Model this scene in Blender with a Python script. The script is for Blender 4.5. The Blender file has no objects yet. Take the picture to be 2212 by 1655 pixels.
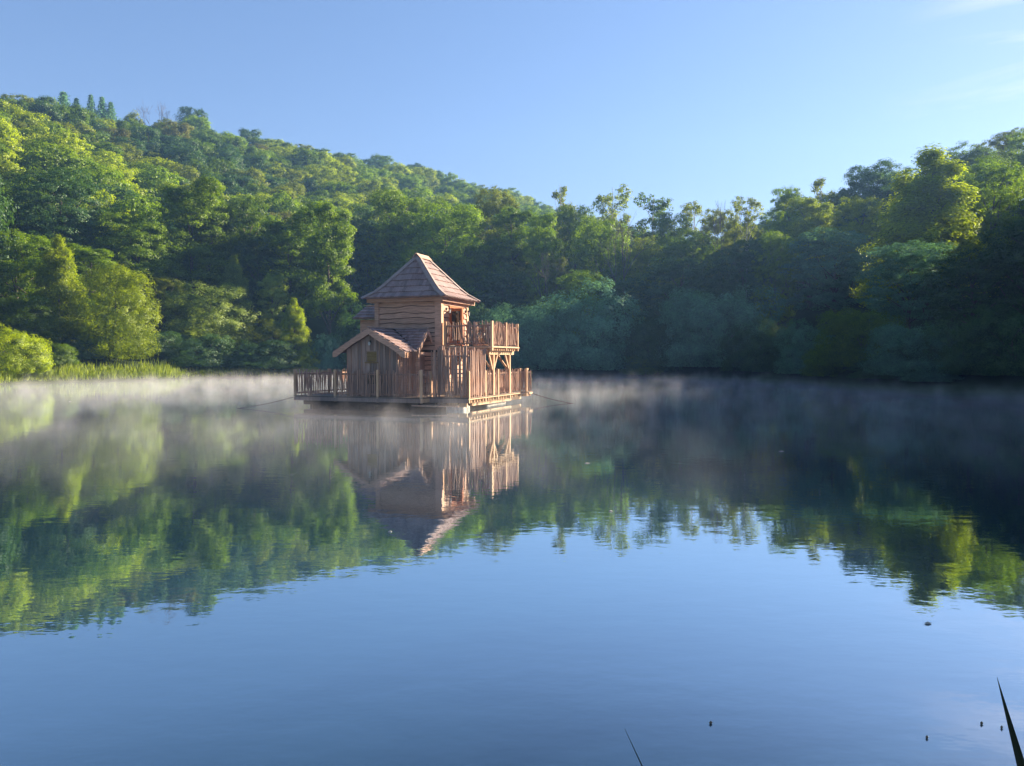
import bpy, bmesh, math, random
import numpy as np
from mathutils import Vector, Matrix

random.seed(7)
RS = np.random.RandomState(11)
S = bpy.context.scene
COL = S.collection
R = math.radians

# ------------------------------------------------------------------ camera
F_PX, CX_PX, HOR_PX = 1603.0, 1106.0, 775.0      # photograph measured on a 2212 x 1655 grid
EYE = 2.0
cam_d = bpy.data.cameras.new("camera")
cam = bpy.data.objects.new("camera", cam_d)
COL.objects.link(cam)
cam.location = (0, 0, EYE)
cam.rotation_euler = (R(90 - 1.88), 0, 0)
cam_d.sensor_width = 36
cam_d.lens = 36 * F_PX / 2212
cam_d.clip_start = 0.05
cam_d.clip_end = 3000
S.camera = cam

# ------------------------------------------------------------------ sky and sun
SUN_AZ, SUN_EL = 61.0, 23.0                       # azimuth from +Y towards +X
world = bpy.data.worlds.new("World")
S.world = world
world.use_nodes = True
wn = world.node_tree
wn.nodes.clear()
w_out = wn.nodes.new("ShaderNodeOutputWorld")
w_bg = wn.nodes.new("ShaderNodeBackground")
w_bg.inputs["Strength"].default_value = 0.081
sky = wn.nodes.new("ShaderNodeTexSky")
sky.sky_type = 'NISHITA'
sky.sun_disc = False
sky.sun_elevation = R(SUN_EL)
sky.sun_rotation = R(SUN_AZ)
sky.air_density = 1.0
sky.dust_density = 0.25
sky.ozone_density = 2.5
# thin cirrus streaks: a wispy noise on the direction of view, strongest low towards the sun
tc = wn.nodes.new("ShaderNodeTexCoord")
mp = wn.nodes.new("ShaderNodeMapping")
mp.inputs["Rotation"].default_value = (0.0, R(14), 0.0)
mp.inputs["Scale"].default_value = (1.6, 1.6, 13.0)
ns = wn.nodes.new("ShaderNodeTexNoise")
ns.inputs["Scale"].default_value = 2.1
ns.inputs["Detail"].default_value = 7
ns.inputs["Roughness"].default_value = 0.55
ns.inputs["Distortion"].default_value = 0.5
rp = wn.nodes.new("ShaderNodeMapRange")
rp.inputs["From Min"].default_value = 0.52
rp.inputs["From Max"].default_value = 0.80
rp.inputs["To Max"].default_value = 0.85
mx = wn.nodes.new("ShaderNodeMixRGB")
mx.inputs["Color2"].default_value = (7.5, 7.9, 8.6, 1)
wn.links.new(tc.outputs["Generated"], mp.inputs["Vector"])
wn.links.new(mp.outputs[0], ns.inputs["Vector"])
wn.links.new(ns.outputs["Fac"], rp.inputs["Value"])
sxyz = wn.nodes.new("ShaderNodeSeparateXYZ"); wn.links.new(tc.outputs["Generated"], sxyz.inputs[0])
mk = wn.nodes.new("ShaderNodeMapRange"); mk.inputs["From Min"].default_value = .42; mk.inputs["From Max"].default_value = .56
wn.links.new(sxyz.outputs["X"], mk.inputs["Value"])
mkm = wn.nodes.new("ShaderNodeMath"); mkm.operation = 'MULTIPLY'; wn.links.new(rp.outputs[0], mkm.inputs[0]); wn.links.new(mk.outputs[0], mkm.inputs[1])
wn.links.new(mkm.outputs[0], mx.inputs["Fac"])
wn.links.new(sky.outputs[0], mx.inputs["Color1"])
hsv = wn.nodes.new("ShaderNodeHueSaturation"); hsv.inputs["Saturation"].default_value = 1.24
gm = wn.nodes.new("ShaderNodeGamma"); gm.inputs["Gamma"].default_value = .72
wn.links.new(mx.outputs[0], gm.inputs["Color"]); wn.links.new(gm.outputs[0], hsv.inputs["Color"])
tn = wn.nodes.new("ShaderNodeMixRGB"); tn.blend_type = 'MULTIPLY'; tn.inputs["Fac"].default_value = 1
tn.inputs["Color2"].default_value = (.93, .86, .97, 1)
wn.links.new(hsv.outputs[0], tn.inputs["Color1"])
wn.links.new(tn.outputs[0], w_bg.inputs["Color"])
wn.links.new(w_bg.outputs[0], w_out.inputs["Surface"])

sd = bpy.data.lights.new("sun", 'SUN')
sd.energy = 5.0
sd.angle = R(0.5)
sd.color = (1.0, 0.85, 0.64)
sun = bpy.data.objects.new("sun", sd)
COL.objects.link(sun)
SV = Vector((math.sin(R(SUN_AZ)) * math.cos(R(SUN_EL)), math.cos(R(SUN_AZ)) * math.cos(R(SUN_EL)), math.sin(R(SUN_EL))))
sun.rotation_euler = SV.to_track_quat('Z', 'Y').to_euler()
sun.location = SV * 300

S.view_settings.view_transform = 'Standard'
S.view_settings.look = 'None'
S.view_settings.exposure = 1.85
S.view_settings.gamma = 1.0
S.view_settings.use_curve_mapping = False
S.render.engine = 'CYCLES'
cy = S.cycles
cy.use_denoising = True
cy.max_bounces = 8
cy.transparent_max_bounces = 8
cy.volume_bounces = 1
cy.volume_step_rate = 0.3
cy.volume_max_steps = 400
cy.sample_clamp_indirect = 6

# ------------------------------------------------------------------ small helpers
def tag(o, label=None, cat=None, group=None, kind=None):
    if label: o['label'] = label
    if cat: o['category'] = cat
    if group: o['group'] = group
    if kind: o['kind'] = kind
    return o

def link(name, data, parent=None):
    o = bpy.data.objects.new(name, data)
    COL.objects.link(o)
    if parent: o.parent = parent
    return o

class MB:
    """collects boxes, bars and tubes that become one mesh"""
    def __init__(s): s.v = []; s.f = []
    def add(s, vs, fs):
        n = len(s.v); s.v += [tuple(p) for p in vs]; s.f += [tuple(i + n for i in f) for f in fs]; return s
    def box(s, x0, x1, y0, y1, z0, z1):
        return s.add([(x0,y0,z0),(x1,y0,z0),(x1,y1,z0),(x0,y1,z0),(x0,y0,z1),(x1,y0,z1),(x1,y1,z1),(x0,y1,z1)],
                     [(0,3,2,1),(4,5,6,7),(0,1,5,4),(1,2,6,5),(2,3,7,6),(3,0,4,7)])
    def bar(s, a, b, w, h, up=(0,0,1)):
        a = Vector(a); b = Vector(b); d = (b - a).normalized(); up = Vector(up)
        r = d.cross(up)
        if r.length < 1e-4: r = d.cross(Vector((0,1,0)))
        r.normalize(); u = r.cross(d).normalized()
        vs = [p + r*sx*w/2 + u*sy*h/2 for p in (a, b) for sx, sy in ((-1,-1),(1,-1),(1,1),(-1,1))]
        return s.add(vs, [(0,3,2,1),(4,5,6,7),(0,1,5,4),(1,2,6,5),(2,3,7,6),(3,0,4,7)])
    def tube(s, pts, rad, n=6):
        pts = [Vector(p) for p in pts]; base = len(s.v); rings = []
        for i, p in enumerate(pts):
            d = (pts[min(i+1, len(pts)-1)] - pts[max(i-1, 0)]).normalized()
            a = d.cross(Vector((0,0,1)))
            if a.length < 0.05: a = d.cross(Vector((1,0,0)))
            a.normalize(); b = d.cross(a)
            for k in range(n):
                t = 2*math.pi*k/n
                s.v.append(tuple(p + (a*math.cos(t) + b*math.sin(t))*rad[i]))
            rings.append(base + i*n)
        for i in range(len(pts)-1):
            for k in range(n):
                s.f.append((rings[i]+k, rings[i]+(k+1)%n, rings[i+1]+(k+1)%n, rings[i+1]+k))
        s.f.append(tuple(rings[0]+k for k in range(n))[::-1]); s.f.append(tuple(rings[-1]+k for k in range(n)))
        return s
    def mesh(s, name, mat, smooth=False):
        me = bpy.data.meshes.new(name); me.from_pydata(s.v, [], s.f); me.materials.append(mat)
        me.update()
        bm = bmesh.new(); bm.from_mesh(me); bmesh.ops.recalc_face_normals(bm, faces=bm.faces); bm.to_mesh(me); bm.free()
        if smooth: me.shade_smooth()
        return me
    def build(s, name, mat, parent=None, smooth=False):
        return link(name, s.mesh(name, mat, smooth), parent)

def new_mat(name):
    m = bpy.data.materials.new(name); m.use_nodes = True
    nt = m.node_tree; nt.nodes.clear()
    out = nt.nodes.new("ShaderNodeOutputMaterial")
    return m, nt, out

def wood(name, col, dark=0.45, rough=0.75, grain=(3, 3, 40), vary=0.22, grey=0.0):
    m, nt, out = new_mat(name)
    N = nt.nodes.new; L = nt.links.new
    p = N("ShaderNodeBsdfPrincipled"); p.inputs["Roughness"].default_value = rough
    p.inputs["Specular IOR Level"].default_value = 0.25
    t = N("ShaderNodeTexCoord"); mpp = N("ShaderNodeMapping"); mpp.inputs["Scale"].default_value = grain
    n1 = N("ShaderNodeTexNoise"); n1.inputs["Scale"].default_value = 1.0; n1.inputs["Detail"].default_value = 5; n1.inputs["Distortion"].default_value = 0.6
    n2 = N("ShaderNodeTexNoise"); n2.inputs["Scale"].default_value = 2.3; n2.inputs["Detail"].default_value = 3
    L(t.outputs["Object"], mpp.inputs["Vector"]); L(mpp.outputs[0], n1.inputs["Vector"]); L(t.outputs["Object"], n2.inputs["Vector"])
    cr = N("ShaderNodeValToRGB")
    cr.color_ramp.elements[0].position = 0.30; cr.color_ramp.elements[0].color = (col[0]*dark, col[1]*dark, col[2]*dark, 1)
    cr.color_ramp.elements[1].position = 0.62; cr.color_ramp.elements[1].color = (*col, 1)
    L(n1.outputs["Fac"], cr.inputs["Fac"])
    mg = N("ShaderNodeMixRGB"); mg.inputs["Color2"].default_value = (0.26, 0.24, 0.22, 1)
    mr = N("ShaderNodeMapRange"); mr.inputs["From Min"].default_value = 0.4; mr.inputs["From Max"].default_value = 0.7; mr.inputs["To Max"].default_value = min(1, grey*1.6)
    mr.inputs["To Min"].default_value = grey*0.4
    L(n2.outputs["Fac"], mr.inputs["Value"]); L(mr.outputs[0], mg.inputs["Fac"]); L(cr.outputs[0], mg.inputs["Color1"])
    oi = N("ShaderNodeObjectInfo")
    vr = N("ShaderNodeMapRange"); vr.inputs["To Min"].default_value = 1 - vary; vr.inputs["To Max"].default_value = 1 + vary
    L(oi.outputs["Random"], vr.inputs["Value"])
    hs = N("ShaderNodeHueSaturation"); L(vr.outputs[0], hs.inputs["Value"]); L(mg.outputs[0], hs.inputs["Color"])
    L(hs.outputs[0], p.inputs["Base Color"])
    b = N("ShaderNodeBump"); b.inputs["Strength"].default_value = 0.5; b.inputs["Distance"].default_value = 0.01
    L(n1.outputs["Fac"], b.inputs["Height"]); L(b.outputs[0], p.inputs["Normal"])
    L(p.outputs[0], out.inputs["Surface"])
    return m

def plain(name, col, rough=0.6, metal=0.0, noise=0.25):
    m, nt, out = new_mat(name); N = nt.nodes.new; L = nt.links.new
    p = N("ShaderNodeBsdfPrincipled"); p.inputs["Roughness"].default_value = rough; p.inputs["Metallic"].default_value = metal
    n = N("ShaderNodeTexNoise"); n.inputs["Scale"].default_value = 6; n.inputs["Detail"].default_value = 5
    t = N("ShaderNodeTexCoord"); L(t.outputs["Object"], n.inputs["Vector"])
    cr = N("ShaderNodeValToRGB")
    cr.color_ramp.elements[0].color = tuple(c*(1-noise) for c in col) + (1,)
    cr.color_ramp.elements[1].color = tuple(min(1, c*(1+noise)) for c in col) + (1,)
    cr.color_ramp.elements[0].position = .35; cr.color_ramp.elements[1].position = .65
    L(n.outputs["Fac"], cr.inputs["Fac"]); L(cr.outputs[0], p.inputs["Base Color"]); L(p.outputs[0], out.inputs["Surface"])
    return m

def leaf_mat(name, col, trans=0.44, tcol=None):
    m, nt, out = new_mat(name); N = nt.nodes.new; L = nt.links.new
    at = N("ShaderNodeAttribute"); at.attribute_name = "tint"
    oi = N("ShaderNodeObjectInfo")
    hs = N("ShaderNodeHueSaturation"); hs.inputs["Color"].default_value = (*col, 1); hs.inputs["Saturation"].default_value = 1.12
    mv = N("ShaderNodeMapRange"); mv.inputs["To Min"].default_value = 0.55; mv.inputs["To Max"].default_value = 1.45
    L(at.outputs["Fac"], mv.inputs["Value"])
    mo = N("ShaderNodeMapRange"); mo.inputs["To Min"].default_value = 0.84; mo.inputs["To Max"].default_value = 1.18
    L(oi.outputs["Random"], mo.inputs["Value"])
    mm = N("ShaderNodeMath"); mm.operation = 'MULTIPLY'; L(mv.outputs[0], mm.inputs[0]); L(mo.outputs[0], mm.inputs[1])
    L(mm.outputs[0], hs.inputs["Value"])
    hh = N("ShaderNodeMapRange"); hh.inputs["To Min"].default_value = 0.515; hh.inputs["To Max"].default_value = 0.485
    L(at.outputs["Fac"], hh.inputs["Value"]); L(hh.outputs[0], hs.inputs["Hue"])
    d = N("ShaderNodeBsdfDiffuse"); L(hs.outputs[0], d.inputs["Color"])
    tr = N("ShaderNodeBsdfTranslucent")
    tm = N("ShaderNodeMixRGB"); tm.blend_type = 'MULTIPLY'; tm.inputs["Fac"].default_value = 1.0
    tm.inputs["Color2"].default_value = (*(tcol or (1.9, 1.9, 0.8)), 1)
    L(hs.outputs[0], tm.inputs["Color1"]); L(tm.outputs[0], tr.inputs["Color"])
    g = N("ShaderNodeBsdfGlossy"); g.inputs["Roughness"].default_value = 0.5; g.inputs["Color"].default_value = (.8, .85, .8, 1)
    m1 = N("ShaderNodeMixShader"); m1.inputs[0].default_value = trans; L(d.outputs[0], m1.inputs[1]); L(tr.outputs[0], m1.inputs[2])
    m2 = N("ShaderNodeMixShader"); m2.inputs[0].default_value = 0.03; L(m1.outputs[0], m2.inputs[1]); L(g.outputs[0], m2.inputs[2])
    L(m2.outputs[0], out.inputs["Surface"])
    return m

# ------------------------------------------------------------------ setting: lie of the land
def px_phi(x): return math.degrees(math.atan((x - CX_PX) / F_PX))
# distance of the shoreline from the eye, by azimuth in degrees from straight ahead
_sh = [(-180, .9), (-150, 1.1), (-120, 3), (-95, 12), (-80, 24), (-60, 42), (-45, 58)]
_sh += [(px_phi(x), y / math.cos(R(px_phi(x)))) for x, y in
        ((0, 58), (60, 61), (200, 66), (320, 70), (420, 76), (560, 80), (700, 85), (900, 86), (1160, 84), (1340, 84), (1480, 79), (1620, 72), (1740, 64), (1860, 52), (2000, 46.5), (2212, 43))]
_sh += [(45, 46), (60, 40), (75, 34), (95, 22), (120, 6), (150, 1.4), (180, .9)]
SHX = np.array([a for a, b in _sh]); SHY = np.array([b for a, b in _sh])
def shore_r(phi): return np.interp(phi, SHX, SHY)
# crest: (photo x, crest distance, photo y of the crown tops)
_cr = [(0, 225, 200), (60, 228, 210), (120, 230, 217), (200, 235, 235), (260, 240, 252), (340, 250, 262), (420, 255, 258), (520, 262, 288), (600, 268, 298),
       (700, 278, 316), (800, 288, 334), (900, 298, 352), (1000, 310, 385), (1100, 322, 410), (1170, 326, 428), (1240, 318, 455), (1340, 300, 485), (1500, 250, 520),
       (1620, 190, 478), (1720, 170, 452), (1830, 150, 405), (1950, 142, 372), (2060, 138, 335), (2140, 136, 310), (2212, 135, 285)]
CRX = [px_phi(x) for x, r, y in _cr]
CRR = [r for x, r, y in _cr]
CRH = [EYE + (HOR_PX - y) / F_PX * r * math.cos(R(px_phi(x))) - 10.0 for x, r, y in _cr]
CRX = np.array([-180, -130, -80, -50] + CRX + [45, 65, 100, 140, 180])
CRR = np.array([90, 110, 170, 215] + CRR + [135, 130, 120, 90, 90])
CRH = np.array([5, 8, 50, 70] + CRH + [20, 16, 12, 6, 5])
def ground_z(x, y):
    phi = np.degrees(np.arctan2(x, y)); r = np.hypot(x, y)
    s = shore_r(phi); c = np.interp(phi, CRX, CRR); h = np.interp(phi, CRX, CRH)
    t = (r - s) / np.maximum(c - s, 1)
    tt = np.clip(t, 0, 1)
    z = 0.25 + h * (tt ** 1.12)
    z = np.where(t > 1, h + 0.25 - (r - c) * 0.06, z)
    z = np.where(r < s, -1.2 * np.clip((s - r) / 4.0, 0, 1) + 0.1, z)
    z = z + np.where(t > 0.02, 0.7 * np.sin(x * .11 + 1) * np.sin(y * .09) * np.clip(t * 5, 0, 1), 0)
    return z

m_ground, nt, out = new_mat("forest floor and bank soil")
_p = nt.nodes.new("ShaderNodeBsdfPrincipled"); _p.inputs["Roughness"].default_value = .95; _p.inputs["Specular IOR Level"].default_value = .1
_t = nt.nodes.new("ShaderNodeTexCoord"); _n = nt.nodes.new("ShaderNodeTexNoise"); _n.inputs["Scale"].default_value = .35; _n.inputs["Detail"].default_value = 9
_c = nt.nodes.new("ShaderNodeValToRGB"); _c.color_ramp.elements[0].color = (.018, .022, .009, 1); _c.color_ramp.elements[1].color = (.05, .075, .02, 1)
nt.links.new(_t.outputs["Object"], _n.inputs["Vector"]); nt.links.new(_n.outputs["Fac"], _c.inputs["Fac"]); nt.links.new(_c.outputs[0], _p.inputs["Base Color"]); nt.links.new(_p.outputs[0], out.inputs["Surface"])

phis = np.arange(-180, 180, 1.25)
offs = [-5, -3, -1.5, -.6, 0, .4, 1, 2, 4, 7, 11, 16, 22, 30, 40, 52, 66, 82, 100, 120, 145, 170, 200, 235, 270, 310, 350]
V = []
for p_ in phis:
    s_ = float(shore_r(p_))
    for k_, o_ in enumerate(offs):
        r_ = max(s_ + o_, 0.08 * (k_ + 1)) if s_ < 6 else s_ + o_
        V.append((r_ * math.sin(R(p_)), r_ * math.cos(R(p_)), 0))
V = np.array(V); V[:, 2] = ground_z(V[:, 0], V[:, 1])
m_, n_ = len(phis), len(offs)
Fc = [((i*n_+j), (i*n_+j+1), (((i+1) % m_)*n_+j+1), (((i+1) % m_)*n_+j)) for i in range(m_) for j in range(n_-1)]
me = bpy.data.meshes.new("ground"); me.from_pydata(V.tolist(), [], Fc); me.materials.append(m_ground); me.shade_smooth()
tag(link("ground", me), "wooded valley sides and bank rising round the lake", None, None, 'structure')

# water: almost a mirror, with faint long ripples
m_water, nt, out = new_mat("lake water")
N = nt.nodes.new; L = nt.links.new
tcw = N("ShaderNodeTexCoord")
mw = N("ShaderNodeMapping"); mw.inputs["Scale"].default_value = (0.55, 1.0, 1.0)
n1 = N("ShaderNodeTexNoise"); n1.inputs["Scale"].default_value = 4.6; n1.inputs["Detail"].default_value = 3; n1.inputs["Roughness"].default_value = .55
n2 = N("ShaderNodeTexNoise"); n2.inputs["Scale"].default_value = 0.55; n2.inputs["Detail"].default_value = 2
L(tcw.outputs["Object"], mw.inputs["Vector"]); L(mw.outputs[0], n1.inputs["Vector"]); L(mw.outputs[0], n2.inputs["Vector"])
b1 = N("ShaderNodeBump"); b1.inputs["Strength"].default_value = 1.0; b1.inputs["Distance"].default_value = 0.0014
b2 = N("ShaderNodeBump"); b2.inputs["Strength"].default_value = 1.0; b2.inputs["Distance"].default_value = 0.002
L(n1.outputs["Fac"], b1.inputs["Height"]); L(n2.outputs["Fac"], b2.inputs["Height"]); L(b1.outputs[0], b2.inputs["Normal"])
fr = N("ShaderNodeLayerWeight"); fr.inputs["Blend"].default_value = 0.5
L(b2.outputs[0], fr.inputs["Normal"])
cr = N("ShaderNodeValToRGB"); e = cr.color_ramp.elements
e[0].position = 0.0; e[0].color = (.06,)*3 + (1,)
e[1].position = 1.0; e[1].color = (.97,)*3 + (1,)
for pos, v_ in ((.5, .20), (.55, .33), (.61, .50), (.7, .64), (.85, .84)):
    q = e.new(pos); q.color = (v_,)*3 + (1,)
L(fr.outputs["Facing"], cr.inputs["Fac"])
df = N("ShaderNodeBsdfDiffuse"); df.inputs["Color"].default_value = (.010, .032, .065, 1)
gl = N("ShaderNodeBsdfGlossy"); gl.inputs["Roughness"].default_value = 0.012; gl.inputs["Color"].default_value = (.85, .95, 1.0, 1)
L(b2.outputs[0], gl.inputs["Normal"])
ms = N("ShaderNodeMixShader"); L(cr.outputs[0], ms.inputs[0]); L(df.outputs[0], ms.inputs[1]); L(gl.outputs[0], ms.inputs[2])
L(ms.outputs[0], out.inputs["Surface"])
wb = MB(); ring = []
for p_ in phis:
    r_ = float(shore_r(p_)) + 0.9
    ring.append((r_*math.sin(R(p_)), r_*math.cos(R(p_)), 0))
wb.v = [(0, 20, 0)] + ring
wb.f = [(0, 1 + (i+1) % len(ring), 1 + i) for i in range(len(ring))]
me = bpy.data.meshes.new("water"); me.from_pydata(wb.v, [], [f[::-1] for f in wb.f]); me.materials.append(m_water); me.update()
if me.polygons[0].normal.z < 0: me.flip_normals()
tag(link("water", me), "still lake water mirroring the trees and sky", None, None, 'structure')

# ------------------------------------------------------------------ foliage prototypes
def leaf_mesh(name, P, Nn, size, aspect, tint, mat, rs):
    n = len(P)
    r = rs.normal(size=(n, 3)); t = np.cross(Nn, r); t /= np.linalg.norm(t, axis=1)[:, None] + 1e-9
    b = np.cross(Nn, t)
    sz = size * rs.uniform(.65, 1.35, n)[:, None]
    a = t * sz; c = b * sz * aspect
    bend = Nn * sz * .18
    V = np.empty((n, 4, 3))
    V[:, 0] = P - a * .5 - bend; V[:, 1] = P + c * .5; V[:, 2] = P + a * .5 - bend; V[:, 3] = P - c * .5
    V = V.reshape(-1, 3).astype(np.float32)
    me = bpy.data.meshes.new(name)
    me.vertices.add(n * 4); me.vertices.foreach_set("co", V.ravel())
    me.loops.add(n * 4); me.loops.foreach_set("vertex_index", np.arange(n * 4, dtype=np.int32))
    me.polygons.add(n); me.polygons.foreach_set("loop_start", np.arange(0, n * 4, 4, dtype=np.int32))
    me.polygons.foreach_set("loop_total", np.full(n, 4, dtype=np.int32))
    at = me.attributes.new("tint", 'FLOAT', 'POINT'); at.data.foreach_set("value", np.repeat(tint, 4).astype(np.float32))
    me.materials.append(mat); me.update(calc_edges=True)
    return me

def unit(v): return v / (np.linalg.norm(v, axis=-1, keepdims=True) + 1e-9)

def crown_points(lobes, clumps, leaves, crad, rs, flat=.6, up=.5, shell=(.72, 1.05)):
    """lobes: (cx,cy,cz,rx,rz); leaves are gathered in clumps on the lobes' shells"""
    P = []; Nn = []; T = []
    for (cx, cy_, cz, rx, rz) in lobes:
        d = unit(rs.normal(size=(clumps, 3)) + np.array([0, 0, .25]))
        rad = rs.uniform(*shell, clumps)[:, None]
        cc = np.array([cx, cy_, cz]) + d * rad * np.array([rx, rx, rz])
        ct = rs.uniform(.2, .8, clumps)
        cr_ = crad * rs.uniform(.6, 1.35, clumps)
        off = rs.normal(size=(clumps, leaves, 3)); off *= (rs.uniform(0, 1, (clumps, leaves, 1)) ** .45) / (np.linalg.norm(off, axis=2, keepdims=True) + 1e-9)
        pts = cc[:, None, :] + off * cr_[:, None, None] * np.array([1, 1, flat])
        nn = unit(off * .9 + d[:, None, :] * 1.0 + rs.normal(size=off.shape) * .55 + np.array([0, 0, up * .6]))
        P.append(pts.reshape(-1, 3)); Nn.append(nn.reshape(-1, 3))
        T.append(np.clip(np.repeat(ct, leaves) + rs.normal(0, .16, clumps * leaves), 0, 1))
    return np.concatenate(P), np.concatenate(Nn), np.concatenate(T)

def envelope_lobes(H, W, n, rs, zc=.6, zr=.40, lr=(.20, .30), shape='round', rin=.62):
    L_ = []
    tries = 0
    while len(L_) < n and tries < 3000:
        tries += 1
        d = rs.normal(size=3); d /= np.linalg.norm(d)
        q = rs.uniform(.35, 1) ** .5
        z = zc * H + d[2] * zr * H * q * .85
        f = (z - (zc - zr) * H) / (2 * zr * H)
        if shape == 'round': wr = W / 2 * math.sqrt(max(.05, 1 - (2 * f - 1) ** 2)) * 1.0
        elif shape == 'cone': wr = W / 2 * min(1.0, max(.05, (1.03 - f) * 1.35)) ** .85
        else: wr = W / 2 * (1 - .35 * f)
        a = math.atan2(d[1], d[0]); rr = wr * rin * q ** .5
        r = W * rs.uniform(*lr) * ((.55 + .45 * min(1, wr / (W / 2))) if shape != 'cone' else (.28 + .75 * min(1, wr / (W / 2))))
        c = (rr * math.cos(a), rr * math.sin(a), z, r, r * rs.uniform(.6, .9))
        if all((c[0]-o[0])**2 + (c[1]-o[1])**2 + (c[2]-o[2])**2 > (.55 * (r + o[3]))**2 for o in L_): L_.append(c)
    return L_

m_bark = plain("grey brown bark", (.11, .085, .065), .9, noise=.5)
m_birchbark = plain("pale birch bark", (.42, .40, .37), .8, noise=.5)

def trunk_mesh(name, H, lobes, rad, rs, mat, top=.72, nlimb=14, base=-.8):
    mb = MB(); k = 7
    lean = rs.normal(0, .02 * H, 2)
    tr = [(lean[0] * (i/k)**2, lean[1] * (i/k)**2, base + (top * H - base) * i / k) for i in range(k + 1)]
    mb.tube(tr, [rad * (1.25 if i == 0 else 1 - .8 * i / k) for i in range(k + 1)], 7)
    for (cx, cy_, cz, rx, rz) in lobes[:nlimb]:
        z0 = max(.12 * H, cz - math.hypot(cx, cy_) * rs.uniform(.7, 1.2) - .06 * H); z0 = min(z0, top * H * .95)
        i0 = z0 / (top * H); p0 = Vector((lean[0] * i0**2, lean[1] * i0**2, z0)); p1 = Vector((cx, cy_, cz + rz * .3))
        mid = p0.lerp(p1, .5) + Vector((rs.normal(0, .03 * H), rs.normal(0, .03 * H), rs.uniform(-.02, .03) * H))
        r0 = rad * (.55 - .3 * i0)
        mb.tube([p0, mid, p1], [r0, r0 * .6, r0 * .18], 5)
    return mb.mesh(name, mat, True)

PROTO = {}
m_mid = leaf_mat("mid green leaves", (.088, .142, .018))
def proto(kind, H, W, lobes, clumps, leaves, crad, lsize, aspect, seed, trunk_r, bark=None, mat=None, flat=.6, up=.5, shell=(.72, 1.05), top=.72, nlimb=14):
    rs = np.random.RandomState(seed)
    P, Nn, T = crown_points(lobes, clumps, leaves, crad, rs, flat, up, shell)
    Nn = unit(Nn + (.85 if kind in ('shrub', 'willow', 'cone') else .30) * unit(P - np.array([0, 0, H * .40])) * np.array([1, 1, 1.3]))
    keep = P[:, 2] > .15
    P, Nn, T = P[keep], Nn[keep], T[keep]
    me_c = leaf_mesh("crown", P, Nn, lsize, aspect, T, mat or m_mid, rs)
    me_t = trunk_mesh("trunk", H, lobes, trunk_r, rs, bark or m_bark, top, nlimb)
    hi = float(np.percentile(P[:, 2], 99.9)); wd = float(np.percentile(np.hypot(P[:, 0], P[:, 1]), 99) * 2)
    PROTO.setdefault(kind, []).append((me_c, me_t, hi, wd))

def E_(H, W, n, seed, **k): return envelope_lobes(H, W, n, np.random.RandomState(seed), **k)
def skirt(H, W, n=7, zf=.13, rf=.30, lf=.17):
    return [(W*rf*math.cos(a), W*rf*math.sin(a), H*zf*(1 + .3*math.sin(3*a)), W*lf, H*zf*1.05) for a in [2*math.pi*i/n + .3 for i in range(n)]]
for i in range(3):
    proto('broad', 18, 12, E_(18, 12, 20, 20+i, zc=.56, zr=.44), 40, 60, .78, .225, .62, 30+i, .30)
for i in range(2):
    proto('tall', 22, 9, E_(22, 9, 24, 40+i, zc=.55, zr=.45, lr=(.16, .27), shape='col', rin=.7), 34, 56, .72, .225, .62, 44+i, .28, shell=(.5, 1.1))
for i in range(3):
    proto('hill', 13, 11, E_(13, 11, 15, 50+i, zc=.55, zr=.42, lr=(.18, .28)), 26, 38, .95, .34, .7, 55+i, .24, nlimb=6)
for i in range(2):
    proto('shrub', 7, 10, E_(7, 10, 17, 60+i, zc=.42, zr=.42, lr=(.17, .26)) + skirt(7, 10), 50, 44, .50, .20, .38, 64+i, .10, flat=.9, up=.7, top=.5)
for i in range(2):
    proto('willow', 11, 8, E_(11, 8, 22, 70+i, zc=.50, zr=.46, lr=(.16, .25)) + skirt(11, 8, 7, .10, .28) + skirt(11, 8, 6, .26, .30), 40, 44, .50, .20, .34, 74+i, .14, flat=1.15, up=.35, top=.7)
for i in range(2):
    proto('cone', 12, 7, E_(12, 7, 26, 80+i, zc=.5, zr=.5, lr=(.16, .24), shape='cone') + skirt(12, 7, 7, .09, .30) + [(0, 0, 11.2, .45, .9)], 40, 40, .50, .21, .4, 84+i, .14, flat=1.1, up=.4, top=.8)
for i in range(2):
    proto('sparse', 18, 7, E_(18, 7, 15, 90+i, zc=.66, zr=.33, lr=(.12, .22)), 13, 22, .55, .27, .6, 94+i, .15, bark=m_birchbark, shell=(.3, 1.1), top=.92, nlimb=15)
# fir
rs = np.random.RandomState(5); P = []; Nn = []
for k in range(36):
    z = 1.5 + 14.2 * k / 36; rr = 4.4 * (1 - k / 36.2) * rs.uniform(.78, 1.15) + .03; nb = 9 if rr > 1 else 6
    for a in np.linspace(0, 2*math.pi, nb, endpoint=False) + rs.uniform(0, 1):
        rb = rr * rs.uniform(.8, 1.15)
        for t in np.linspace(.08, 1, max(4, int(rb * 3.2))):
            for q in range(5):
                P.append((math.cos(a)*rb*t + rs.normal(0, .10 + .08*rb*(1-t)), math.sin(a)*rb*t + rs.normal(0, .10 + .08*rb*(1-t)), z - rb*t*.30 + rs.normal(0, .10)))
                Nn.append((rs.normal(0, 1), rs.normal(0, 1), .5))
P = np.array(P); Nn = unit(np.array(Nn))
me_c = leaf_mesh("crown", P, Nn, .30, .45, rs.uniform(0, 1, len(P)), m_mid, rs)
PROTO['fir'] = [(me_c, MB().tube([(0, 0, -.6), (0, 0, 8), (0, 0, 15.8)], [.22, .14, .02], 6).mesh("trunk", m_bark, True), 15.8, 8.8)]
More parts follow.
